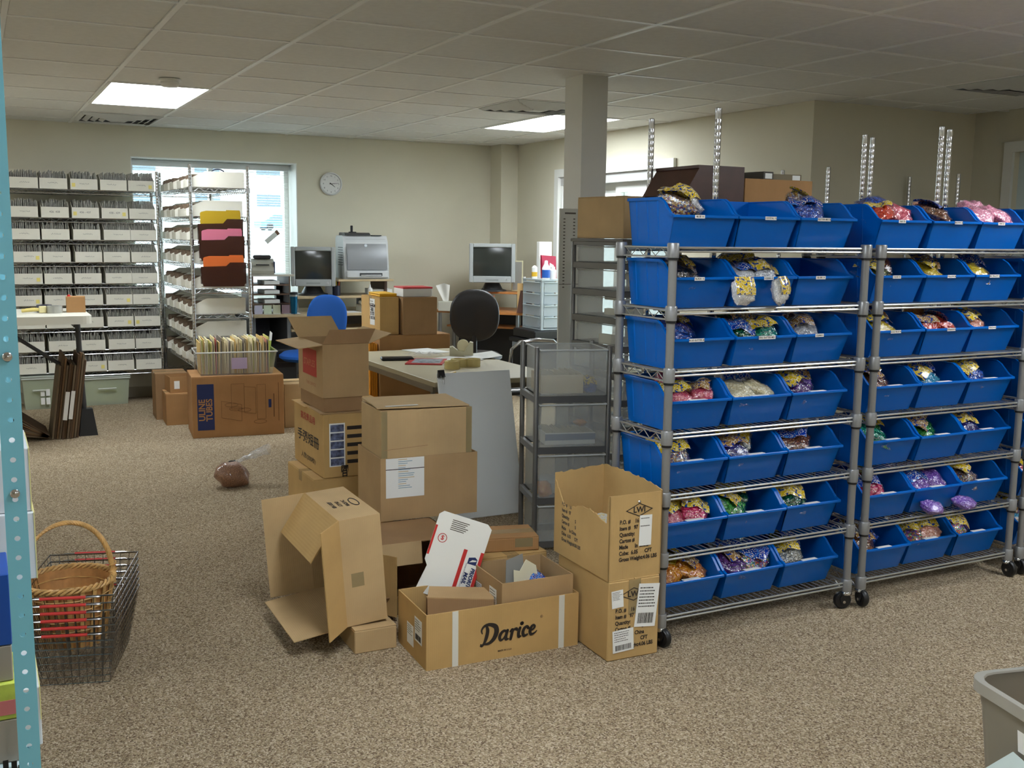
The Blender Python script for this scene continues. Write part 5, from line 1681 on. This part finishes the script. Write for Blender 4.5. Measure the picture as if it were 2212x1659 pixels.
obj('control_keys', B().box(pw - .14, pw - .05, .10, .16, .385, .392, c=.002), DARK, lp)
for k in range(8):
    obj('side_vent', B().box(-.0015, .0, .10, .30, .12 + .022 * k, .128 + .022 * k), pm('vent_shadow', (110, 114, 118), .5), lp)
obj('round_logo', B().lathe([(0, 0), (.014, 0), (.014, .002), (0, .002)], 20, (.20, .062, .298), Matrix.Rotation(R(90 - 14), 4, 'X')), pm('logo_blue_silver', (190, 200, 214), .3, .4), lp)
text('hp', .016, WHITE, lp, Matrix.Rotation(R(76), 4, 'X'), (.20, .0585, .298), shear=.3, bold=.0005)
t = thing('glue_bottle', 'small white squeeze bottle under the printer stand', 'bottle', (3.16, 8.92, .9025))
obj('bottle', B().lathe([(0, 0), (.022, 0), (.022, .06), (.008, .075), (.005, .10), (0, .10)], 14), WHITE, t, smooth=True)
t = thing('paper_ream', 'white paper stack on the raised shelf end', 'paper', (3.20, 9.02, .9025), R(-8))
obj('sheets', B().box(0, .20, 0, .26, 0, .05), WHITE, t)
t = thing('desk_phone', 'beige telephone lying on the desk top', 'telephone', (3.05, 8.84, .7625), R(-5))
obj('base', B().prism([(0, 0), (.2, 0), (.2, .06), (0, .03)], 0, .17, 'x'), pm('phone_beige', (196, 190, 170), .5), t)
obj('handset', B().tube([(.03, .02, .055), (.03, .09, .075), (.03, .17, .075)], .016, 8), pm('phone_beige', (196, 190, 170), .5), t, smooth=True)
for k in range(3):
    t = thing('paper_sheet', 'loose paper on the desk front, %s' % ('by the memo pads', 'next to the travel mug', 'in front of the telephone')[k], 'paper', ((2.18, 2.34, 2.90)[k], 8.79, .7628), R((5, -10, 3)[k]))
    obj('sheet', B().box(0, .14, 0, .18, 0, .002), WHITE, t)
pc = thing('computer_tower', 'black computer tower with a green light beside the desk', 'computer', (2.165, 8.47, 0), R(-3))
obj('case', B().box(0, .19, 0, .45, 0.01, .50, c=.006), BLACK, pc)
obj('front_bezel', B().box(.004, .186, -.008, 0, .015, .495, c=.004), DARK, pc)
for k in range(3):
    obj('drive_bay', B().box(.02, .17, -.011, -.008, .35 + .045 * k, .388 + .045 * k), pm('bay_black', (30, 30, 34), .3), pc)
obj('power_light', B().lathe([(0, 0), (.008, 0), (.008, .003), (0, .003)], 12, (.11, -.009, .22), Matrix.Rotation(R(90), 4, 'X')), pm('led_green', (40, 240, 120), .4, emit=3), pc)

def office_chair(label, loc, rz, back, seatm):
    t = thing('office_chair', label, 'chair', loc, rz)
    obj('backrest', back, seatm, t, smooth=True)
    obj('seat', B().lathe([(0, .43), (.20, .43), (.235, .455), (.235, .475), (.20, .50), (0, .505)], 24, (0, .24, 0), sx=1.0, sy=.98), seatm, t, smooth=True)
    obj('back_stem', B().tube([(0, .30, .42), (0, -.0, .43), (0, -.035, .50), (0, -.02, .66)], .022, 8), BLACK, t, smooth=True)
    obj('gas_column', B().tube([(0, .20, .09), (0, .20, .43)], .024, 10), BLACK, t, smooth=True)
    for k in range(5):
        a = R(72 * k + 3)
        x, y = .25 * math.cos(a), .20 + .25 * math.sin(a)
        l = obj('base_arm', B().tube([(0, .20, .10), (x, y, .065)], [.026, .017], 8), BLACK, t, smooth=True)
        obj('caster', B().lathe([(0, -.02), (.026, -.02), (.026, .02), (0, .02)], 12, (x, y, .027), Matrix.Rotation(R(90), 4, 'X') @ Matrix.Rotation(a, 4, 'Y')), BLACK, l, smooth=True)
    return t
def shell_back(w, z0, z1, lean, round_=2.6, th=.05):
    """upholstered back: super-ellipse outline, curved across"""
    b = B()
    def fn(u, v):
        th_, ph = 2 * PI * u, PI * (v - .5)
        c, s_ = math.cos(th_), math.sin(th_)
        k = (abs(c) ** round_ + abs(s_) ** round_) ** (-1 / round_)
        rr = math.cos(ph) ** .45 if abs(v - .5) < .4999 else 0
        x = w / 2 * k * c * rr
        z = (z0 + z1) / 2 + (z1 - z0) / 2 * k * s_ * rr
        y = math.sin(ph) * th / 2 - .35 * x * x / w + lean * (z - z0)
        return (x, y, z)
    b.sheet(fn, 40, 14)
    return b
office_chair('blue fabric office chair at the first desk', (2.445, 8.00, 0), R(14), shell_back(.365, .56, .975, -.10), pm('chair_blue', (18, 88, 176), .85, bump=.2, bscale=400))
office_chair('black leather office chair turned to the corner desk', (3.52, 7.48, 0), R(-24), shell_back(.392, .615, 1.03, -.06, 2.4, .075), pm('chair_black', (40, 38, 38), .38))

# ------------------------------------------------------------------ corner desk with the second monitor
OAK = pm('oak_edge', (196, 130, 70), .4, var=.12, scale=18)
cd_ = thing('corner_desk', 'oak topped corner desk with steel legs and a monitor shelf', 'desk', (4.19, 8.83, 0), R(-46))
obj('desktop', B().prism([(-.46, -.02), (.44, -.02), (.44, .28), (.22, .62), (-.12, .66), (-.46, .36)], .722, .745, 'z'), OAK, cd_)
obj('monitor_shelf', B().box(-.20, .34, .14, .48, .905, .925, c=.002), OAK, cd_)
obj('lower_shelf', B().box(-.38, .36, .16, .42, .575, .593, c=.002), OAK, cd_)
for x in (-.18, .32):
    obj('shelf_post', B().tube([(x, .3, .745), (x, .3, .905)], .012, 8), BLACK, cd_, smooth=True)
for x, y in ((-.40, .04), (.38, .04), (-.36, .30), (.30, .34)):
    obj('leg', B().tube([(x, y, 0), (x, y, .722)], .017, 10), pm('leg_silver', (158, 158, 156), .35, .7), cd_, smooth=True)
obj('back_panel', B().box(-.36, .34, .43, .44, .20, .70), BLACK, cd_)
crt('grey tube monitor on the corner desk shelf above the black chair', (4.32, 8.80, .9255), R(-27), .43, .365)
t = thing('tissue_box', 'clear tissue box with a white tissue pulled up on the corner desk', 'tissue box', (3.925, 8.97, .7455), R(-40))
obj('box', B().box(-.06, .06, -.06, .06, 0, .09, c=.004), pm('tissue_box_pale', (196, 194, 180), .5), t)
b = B()
b.sheet(lambda u, v: ((u - .5) * (.05 + .09 * v) - .03 * v, .02 * math.sin(u * 6) * v, .088 + .17 * v - .04 * abs(u - .6) * v), 8, 8)
obj('tissue', b, pm('tissue_white', (240, 238, 230), .8), t, smooth=True)
t = thing('cork_frame', 'tan board with a dark brown panel at the end of the corner desk', 'board', (4.44, 8.52, .7465), R(-35))
obj('tan_board', B().box(0, .13, .02, .05, 0, .27), pm('tan_board', (206, 168, 110), .6), t)
obj('brown_panel', B().slab([(.0, .0, 0), (.14, .0, 0), (.14, .02, .205), (.03, .02, .205)], .008), pm('brown_panel', (84, 52, 38), .5), t)
t = thing('correction_bottle', 'small white capped bottle on the tan board by the monitor', 'bottle', (4.505, 8.50, 1.018))
obj('bottle', B().lathe([(0, 0), (.018, 0), (.018, .035), (.012, .04), (.012, .06), (0, .06)], 12), WHITE, t, smooth=True)
t = thing('desk_clock', 'small black desk clock with a green screen on the corner desk', 'clock', (4.22, 8.66, .7455), R(-30))
obj('case', B().box(-.045, .045, 0, .05, 0, .07, c=.006), BLACK, t)
obj('display', B().box(-.035, .035, -.002, 0, .02, .055), pm('display_green', (110, 170, 150), .4), t)
t = thing('pen_cup', 'black cup of red and grey pens on the corner desk', 'pen cup', (4.27, 8.74, .7455))
obj('cup', B().lathe([(0, 0), (.03, 0), (.032, .08), (.027, .08), (.026, .01)], 12), BLACK, t, smooth=True)
for k, c in enumerate(((190, 40, 30), (160, 160, 160), (200, 90, 40))):
    obj('pen', B().tube([(-.008 + .01 * k, 0, .02), (-.025 + .035 * k, 0, .15)], .005, 6), pm('cpen_%d' % k, c, .4), t)
t = thing('photo_frame', 'grey upright photo frame behind the second monitor', 'frame', (4.55, 8.85, .9265), R(-30))
obj('frame', B().box(0, .11, 0, .015, 0, .29, c=.003), pm('frame_pale', (214, 206, 170), .5), t)
obj('picture', B().box(.012, .098, -.002, 0, .012, .278), pm('picture_grey', (150, 146, 138), .5), t)

# plastic drawer cube by the glazed door
pd = thing('plastic_organiser', 'clear plastic drawer cube with drawers on two faces', 'drawers', (4.468, 8.10, .632))
PD = clearmat('clear_drawer', (214, 222, 226), .45, .15)
PFR = pm('pale_grey_frame', (178, 188, 190), .4)
obj('frame', B().box(-.002, .02, -.002, .02, 0, .425).box(.22, .242, -.002, .02, 0, .425).box(-.002, .02, .33, .352, 0, .425).box(.22, .242, .33, .352, 0, .425).box(-.006, .246, -.006, .356, .425, .437).box(-.004, .244, -.004, .354, -.012, 0).box(.02, .22, .165, .172, 0, .425), PFR, pd)
for k in range(4):
    z = .008 + .104 * k
    a_ = obj('drawer', B().box(.022, .218, -.006, -.003, z, z + .09).box(.022, .218, -.003, .16, z, z + .003), PD, pd)
    obj('drawer_lip', B().box(.02, .22, -.016, -.004, z + .085, z + .095, c=.002), PFR, a_)
    obj('contents', B().box(.04, .20, .03, .15, z + .004, z + .05), pm('drawer_goods_%d' % k, ((210, 214, 216), (226, 228, 226), (150, 176, 200), (226, 210, 150))[k], .6, var=.4, scale=30), a_)
    a_ = obj('drawer', B().box(-.006, -.003, .022, .33, z, z + .09).box(-.003, .02, .022, .33, z, z + .003), PD, pd)
    obj('drawer_lip', B().box(-.016, -.004, .02, .332, z + .085, z + .095, c=.002), PFR, a_)
b2 = thing('storage_tote', 'clear tote with a black lid under the plastic drawer cube', 'tote', (4.36, 8.06, 0))
obj('tub', B().box(0, .44, 0, .40, .0, .50, c=.01), clearmat('tote_clear_blue', (196, 206, 214), .5, .2), b2)
obj('lid', B().box(-.02, .46, -.02, .42, .50, .535, c=.006), BLACK, b2)
obj('goods', B().box(.03, .41, .03, .37, .02, .42), pm('tote_goods', (120, 140, 160), .7, var=.4, scale=14), b2)
obj('frame_lip', B().box(-.012, .20, -.012, 0, .40, .44), PFR, b2)
b3 = thing('black_tray', 'black tray lid between the tote and the drawer cube', 'tray', (4.38, 8.06, .5365))
obj('tray', B().box(0, .42, 0, .42, 0, .08, c=.01), BLACK, b3)
zt_ = 1.0695
def bottle(label, x, y, prof, m, band=None, cap=None):
    t = thing('bottle', label, 'bottle', (x, y, zt_), 0)
    obj('bottle', B().lathe(prof, 16), m, t, smooth=True)
    if band:
        obj('paper_band', B().lathe([(band[0] + .001, band[1]), (band[0] + .001, band[2])], 16), band[3], t, smooth=True)
    return t
bottle('white bottle with a blue label on the drawer cube', 4.53, 8.14, [(0, 0), (.035, 0), (.036, .10), (.018, .135), (.014, .165), (0, .168)], WHITE, (.036, .015, .085, pm('label_blue', (30, 90, 180), .5)))
bottle('small white bottle with a yellow label on the drawer cube', 4.50, 8.30, [(0, 0), (.026, 0), (.026, .10), (.012, .115), (0, .12)], WHITE, (.026, .02, .06, pm('label_yellow', (226, 180, 50), .5)))
bottle('plain white jar beside the blue labelled bottle', 4.61, 8.16, [(0, 0), (.03, 0), (.03, .08), (.02, .09), (.02, .11), (0, .11)], WHITE)
t = thing('gift_bag', 'crimson printed pack with a white tag on the drawer cube', 'packet', (4.60, 8.30, zt_))
obj('pack', B().add([(0, 0, 0), (.13, 0, 0), (.13, .06, 0), (0, .06, 0), (-.02, .02, .21), (.13, .02, .20), (.13, .04, .20), (-.02, .04, .21)], [(3, 2, 1, 0), (4, 5, 6, 7), (0, 1, 5, 4), (1, 2, 6, 5), (2, 3, 7, 6), (3, 0, 4, 7)]), pm('crimson_pack', (176, 30, 66), .35, var=.15, scale=20), t)
obj('white_tag', B().slab([(.05, -.002, .08), (.11, -.002, .06), (.10, .008, .12), (.06, .008, .14)], .003), WHITE, t)
t = thing('white_carton', 'white upright carton behind the crimson pack on the drawer cube', 'box', (4.585, 8.37, zt_))
obj('body', B().box(0, .13, 0, .05, 0, .33, c=.002), WHITE, t)

# wall clock
ck = thing('wall_clock', 'round white wall clock on the back wall', 'clock', (3.018, YB - .001, 1.908))
RX = Matrix.Rotation(R(90), 4, 'X')
obj('case', B().lathe([(0, 0), (.102, 0), (.106, .012), (.106, .028), (.096, .034), (.092, .026), (.092, .0193)], 36, (0, 0, 0), RX), pm('clock_white', (226, 226, 224), .35), ck, smooth=True)
obj('dial', B().lathe([(0, .0200), (.0918, .0200), (.0918, .0196), (0, .0196)], 36, (0, 0, 0), RX), pm('dial_white', (232, 232, 228), .4), ck)
for k in range(12):
    a = R(90 - 30 * (k + 1))
    text(str(k + 1), .020, INK, ck, FRONT, (.074 * math.cos(a), -.0206, .074 * math.sin(a) - .001), name='numeral')
def hand(name, ang, l, w):
    a = R(90 - ang)
    dx, dz = math.cos(a), math.sin(a)
    obj(name, B().slab([(-dz * w - dx * .015, -.022, dx * w - dz * .015), (-dz * w * .4 + dx * l, -.022, dx * w * .4 + dz * l), (dz * w * .4 + dx * l, -.022, -dx * w * .4 + dz * l), (dz * w - dx * .015, -.022, -dx * w - dz * .015)], .001), INK, ck)
hand('hour_hand', 127, .048, .0045)
hand('minute_hand', 84, .072, .003)
obj('glass', B().lathe([(0, .0304), (.0925, .0304), (.0925, .030), (0, .030)], 36, (0, 0, 0), RX), clearmat('clock_glass', (255, 255, 255), .02, .02), ck)

# ------------------------------------------------------------------ blue slotted-angle shelving at the picture edge
SB = pm('blue_enamel', (128, 200, 220), .35, spec=.5)
rk = thing('steel_shelving', 'pale blue slotted angle steel shelving at the picture edge', 'shelving', (.066, 2.10, 0))
HOLE = .0052
def slotted(w, z0, z1, pitch):
    """face strip with real round holes: a ring of quads round each hole"""
    v, f = [], []
    n = 16
    m = int((z1 - z0) / pitch)
    for k in range(m):
        zc = z0 + pitch * (k + .5)
        base = len(v)
        for i in range(n):
            g = 2 * PI * i / n
            c_, s_ = math.cos(g), math.sin(g)
            sc = 1 / max(abs(c_), abs(s_))
            v += [(-w / 2 + HOLE * c_, 0, zc + HOLE * s_), (-w / 2 + w / 2 * c_ * sc, 0, zc + pitch / 2 * s_ * sc), (-w / 2 + HOLE * c_, .003, zc + HOLE * s_)]
        for i in range(n):
            j = (i + 1) % n
            f.append((base + 3 * i, base + 3 * i + 1, base + 3 * j + 1, base + 3 * j))
            f.append((base + 3 * j, base + 3 * j + 2, base + 3 * i + 2, base + 3 * i))
    return B().add(v, f)
wst = .038
b = slotted(wst, .0, 2.25, .0375)
b.box(-.003, 0, .0002, .045, 0, 2.25)
b.box(-wst, -wst + .0008, .0002, .003, 0, 2.25)
obj('post', b, SB, rk)
b = slotted(wst, .0, 2.25, .0375)
b.box(-.003, 0, .0002, .045, 0, 2.25)
obj('post', b, SB, rk, (0, .62, 0))
for z in (1.224, .968):
    bo = link('bolt', B().lathe([(0, 0), (.0085, 0), (.0085, .003), (.005, .006), (0, .0065)], 14, (0, 0, 0), Matrix.Rotation(R(90), 4, 'X')).mesh('bolt', CHROME, True), rk, (-wst / 2, -.0005, z))
for z, y0 in ((.20, .004), (1.224, .004), (.690, .27), (.315, .27)):
    obj('shelf', B().box(-1.0, -.012, y0, .66, z - .03, z - .002), SB, rk)
def shelf_box(label, x0, x1, y0, y1, z0, z1, mat, marks=None):
    t = thing('stock_box', label, 'box', (x0, y0, z0), 0)
    obj('body', B().box(0, x1 - x0, 0, y1 - y0, 0, z1 - z0, c=.002), mat, t)
    for m_ in marks or ():
        obj('printed_mark', B().box(*m_[:6]), m_[6], t)
    return t
PW = pm('stock_white', (226, 230, 234), .6)
PY = pm('stock_cream_edge', (236, 226, 160), .6)
GRN = pm('mark_green', (90, 160, 70), .6)
shelf_box('white carton with cream edges, upper one behind the blue post', -.20, .087, 2.46, 2.70, .842, .983, PW, [(.2852, .2876, -.001, .20, .0, .141, PY), (.255, .272, -.0015, 0, .04, .06, INK)])
shelf_box('white carton with a green mark behind the blue post', -.20, .0905, 2.45, 2.70, .691, .841, PW, [(.2888, .2912, -.001, .22, .0, .150, PY), (.256, .268, -.0015, 0, .11, .135, GRN), (.256, .272, -.0015, 0, .06, .085, INK)])
shelf_box('white carton low behind the blue post with cream corner', -.20, .082, 2.42, 2.66, .316, .452, PW, [(.2802, .2826, -.001, .2, .060, .136, PY)])
shelf_box('dark blue printed pack on the blue shelving', -.30, .030, 2.20, 2.36, .640, .785, pm('stock_blue', (30, 84, 176), .5))
shelf_box('grey beige carton under the dark blue pack', -.30, .028, 2.20, 2.36, .566, .639, pm('stock_beige', (170, 160, 146), .6))
shelf_box('lime green printed pack on the blue shelving', -.30, .036, 2.19, 2.36, .490, .565, pm('lime_pack', (200, 214, 90), .5, var=.4, scale=14), [(.30, .33, -.001, 0, .01, .04, pm('pack_pink', (226, 130, 130), .5))])
shelf_box('taupe carton under the lime green pack', -.30, .034, 2.19, 2.36, .400, .489, pm('stock_beige', (170, 160, 146), .6))
shelf_box('pale blue labelled carton low on the blue shelving', -.30, .046, 2.17, 2.36, .2005, .399, pm('stock_pale_blue', (206, 224, 230), .5), [(.30, .310, -.001, 0, .19, .215, INK), (.315, .325, -.001, 0, .185, .21, INK), (.327, .335, -.001, 0, .18, .20, INK)])

# ------------------------------------------------------------------ nested wire baskets with a wicker basket inside
WIRE = pm('basket_wire', (150, 150, 152), .22, 1)
REDP = pm('handle_red', (206, 60, 56), .45)
def wire_basket(label, z, k):
    t = thing('wire_basket', label, 'basket', (.263, 3.64, z), R(9), 'nested wire shopping baskets')
    t.rotation_euler = (0, 0, R(-17))
    w0, d0, w1, d1, h = .228, .330, .298, .455, .190
    b = B()
    def ringat(u):
        w, d, zz = w0 + (w1 - w0) * u, d0 + (d1 - d0) * u, h * u
        return [(-w / 2, -d / 2, zz), (w / 2, -d / 2, zz), (w / 2, d / 2, zz), (-w / 2, d / 2, zz)]
    rows = (0, .14, .28, .42, .56, .70, .84) if k == 0 else (.42, .70)
    for u in rows:
        b.tube(ringat(u), .0012, 4, closed=True)
    lo, hi = ringat(0), ringat(1)
    for s_ in range(4):
        n = 10 if s_ % 2 == 0 else 12
        for i in range(n):
            u = i / n
            b.tube([Vector(lo[s_]).lerp(Vector(lo[(s_ + 1) % 4]), u), Vector(hi[s_]).lerp(Vector(hi[(s_ + 1) % 4]), u)], .0011, 4)
    if k == 0:
        for i in range(1, 10):
            b.tube([(-w0 / 2 + w0 * i / 10, -d0 / 2, 0), (-w0 / 2 + w0 * i / 10, d0 / 2, 0)], .0011, 4)
    obj('mesh_wires', b, WIRE, t)
    obj('top_rim', B().tube(ringat(1), .0028, 6, closed=True), WIRE, t, smooth=True)
    for s_ in (-1, 1):
        y = s_ * (d1 / 2 + .004)
        hb = obj('handle', B().tube([(-.11, y, h - .002), (-.10, y - s_ * -.006, h), (.10, y + s_ * .006, h), (.11, y, h - .002)], .0028, 6), WIRE, t, smooth=True)
        obj('red_grip', B().tube([(-.068, y + s_ * .006, h), (.068, y + s_ * .006, h)], .0052, 8), REDP, hb, smooth=True)
    return t
NB = ['lowest', 'second from the floor', 'third from the floor', 'fourth from the floor', 'fifth from the floor', 'uppermost']
for k in range(6):
    wire_basket('wire shopping basket with red grips, %s of the nested stack' % NB[k], .003 + .0245 * k, k)
WK = pm('wicker', (204, 160, 98), .5, var=.25, scale=40)
WK2 = pm('wicker_panel', (186, 132, 76), .55, var=.2, scale=25)
wk = thing('wicker_basket', 'round wicker basket with a tall twisted handle in the wire baskets', 'basket', (.225, 3.625, .100), R(5))
H_, R0, R1 = .205, .105, .140
b = B()
prof = [(R0 - .006, .006), (R0, .0), (R1, H_), (R1 - .006, H_), (R0 - .006, .010)]
b.lathe([(0, .004), (R0, .004), (R1 - .002, H_), (R1 - .007, H_), (R0 - .006, .010), (0, .010)], 40)
obj('woven_wall', b, WK2, wk)
for i in range(22):
    a = 2 * PI * i / 22
    obj('stake', B().slab([(math.cos(a - .05) * (R0 + .002), math.sin(a - .05) * (R0 + .002), 0), (math.cos(a + .05) * (R0 + .002), math.sin(a + .05) * (R0 + .002), 0), (math.cos(a + .05) * (R1 + .002), math.sin(a + .05) * (R1 + .002), H_), (math.cos(a - .05) * (R1 + .002), math.sin(a - .05) * (R1 + .002), H_)], .003), WK, wk)
for k in range(5):
    z = .03 + .036 * k
    rr = R0 + (R1 - R0) * z / H_
    for sgn, io in ((1, .005), (-1, -.008)):
        obj('weaver', B().tube([((rr + io + .0025 * math.sin(11 * 2 * PI * i / 66 + k * PI)) * math.cos(2 * PI * i / 66), (rr + io + .0025 * math.sin(11 * 2 * PI * i / 66 + k * PI)) * math.sin(2 * PI * i / 66), z) for i in range(66)], .0022, 5, closed=True), WK, wk)
for k in range(3):
    obj('braided_rim', B().tube([((R1 + .007 * math.cos(14 * 2 * PI * i / 110 + k * 2 * PI / 3)) * math.cos(2 * PI * i / 110), (R1 + .007 * math.cos(14 * 2 * PI * i / 110 + k * 2 * PI / 3)) * math.sin(2 * PI * i / 110), H_ + .004 + .007 * math.sin(14 * 2 * PI * i / 110 + k * 2 * PI / 3)) for i in range(110)], .0048, 6, closed=True), WK, wk, smooth=True)
hd = link('handle', None, wk)
for k in range(5):
    pts = []
    for i in range(61):
        u = i / 60
        a = PI * u
        r_ = .0055
        tw = 9 * 2 * PI * u + k * 2 * PI / 5
        cx, cz = (R1 + .002) * math.cos(a), H_ - .03 + .225 * math.sin(a) ** .8
        pts.append((cx + r_ * math.cos(tw) * abs(math.cos(a)) * .7 + r_ * math.cos(tw) * .3, r_ * math.sin(tw), cz + r_ * math.cos(tw) * math.sin(a) * .8))
    obj('strand', B().tube(pts, .0042, 6), WK, hd, smooth=True)
for s_ in (-1, 1):
    obj('handle_wrap', B().tube([(s_ * (R1 + .002) + .011 * math.cos(g * .8), .011 * math.sin(g * .8), H_ - .005 + .0028 * g) for g in range(20)], .003, 5), WK, wk, smooth=True)

# ------------------------------------------------------------------ grey tote in the near corner
GT = clearmat('smoky_tote', (156, 150, 136), .80, .3)
gt = thing('storage_tote', 'smoky translucent tote with a handwritten label in the near corner', 'tote', (2.14, 1.33, 0), R(-13))
w, d, h = .56, .42, .345
def rr_ring(ins, z, r=.06, n=5):
    P_ = []
    for cx, cy, a0 in ((w - ins - r, ins + r, -90), (w - ins - r, d - ins - r, 0), (ins + r, d - ins - r, 90), (ins + r, ins + r, 180)):
        for k in range(n):
            g = R(a0 + 90 * k / (n - 1))
            P_.append((cx + r * math.cos(g), cy + r * math.sin(g), z))
    return P_
def loft(rings, cap=True):
    v, f = [], []
    n = len(rings[0])
    for q in rings:
        v += q
    for k in range(len(rings) - 1):
        for i in range(n):
            f.append((k * n + i, k * n + (i + 1) % n, (k + 1) * n + (i + 1) % n, (k + 1) * n + i))
    if cap:
        f.append(tuple(range(n))[::-1])
    return B().add(v, f)
obj('tub', loft([rr_ring(.035, 0), rr_ring(.012, h * .80), rr_ring(.010, h * .82), rr_ring(.006, h), rr_ring(.009, h), rr_ring(.015, h * .8), rr_ring(.039, .004)]), GT, gt, smooth=True)
obj('rim', loft([rr_ring(.006, h - .03), rr_ring(-.004, h - .03), rr_ring(-.004, h), rr_ring(.012, h + .001), rr_ring(.014, h - .004)], False), clearmat('tote_lip', (172, 168, 156), .9, .35), gt, smooth=True)
lab_ = obj('paper_label', B().slab([(.016, .235, .222), (.016, .09, .222), (.0125, .09, .285), (.0125, .24, .285)], .001), LABELW, gt)
text('Supplies', .03, INK, gt, Matrix.Rotation(R(-90), 4, 'Z') @ Matrix.Rotation(R(85), 4, 'X'), (.0125, .165, .256))
t = thing('paper_pack', 'brown kraft pack lying inside the smoky tote', 'packet', (2.31, 1.44, .02), R(-13))
obj('pack', B().box(0, .32, 0, .20, 0, .20, c=.01), CBO, t)
obj('blue_grey_sheet', B().box(.0, .32, -.03, -.005, .0, .26, c=.004), pm('slate_sheet', (112, 116, 128), .5), t)
t = thing('paper_sheet', 'pale sheet leaning on the smoky tote', 'paper', (2.105, 1.338, .0), R(-13))
obj('sheet', B().slab([(-.02, .36, .0), (-.02, .0, .0), (.035, .0, .19), (.038, .235, .222), (.02, .305, .144)], .002), pm('pale_mint_sheet', (206, 222, 220), .5), t)
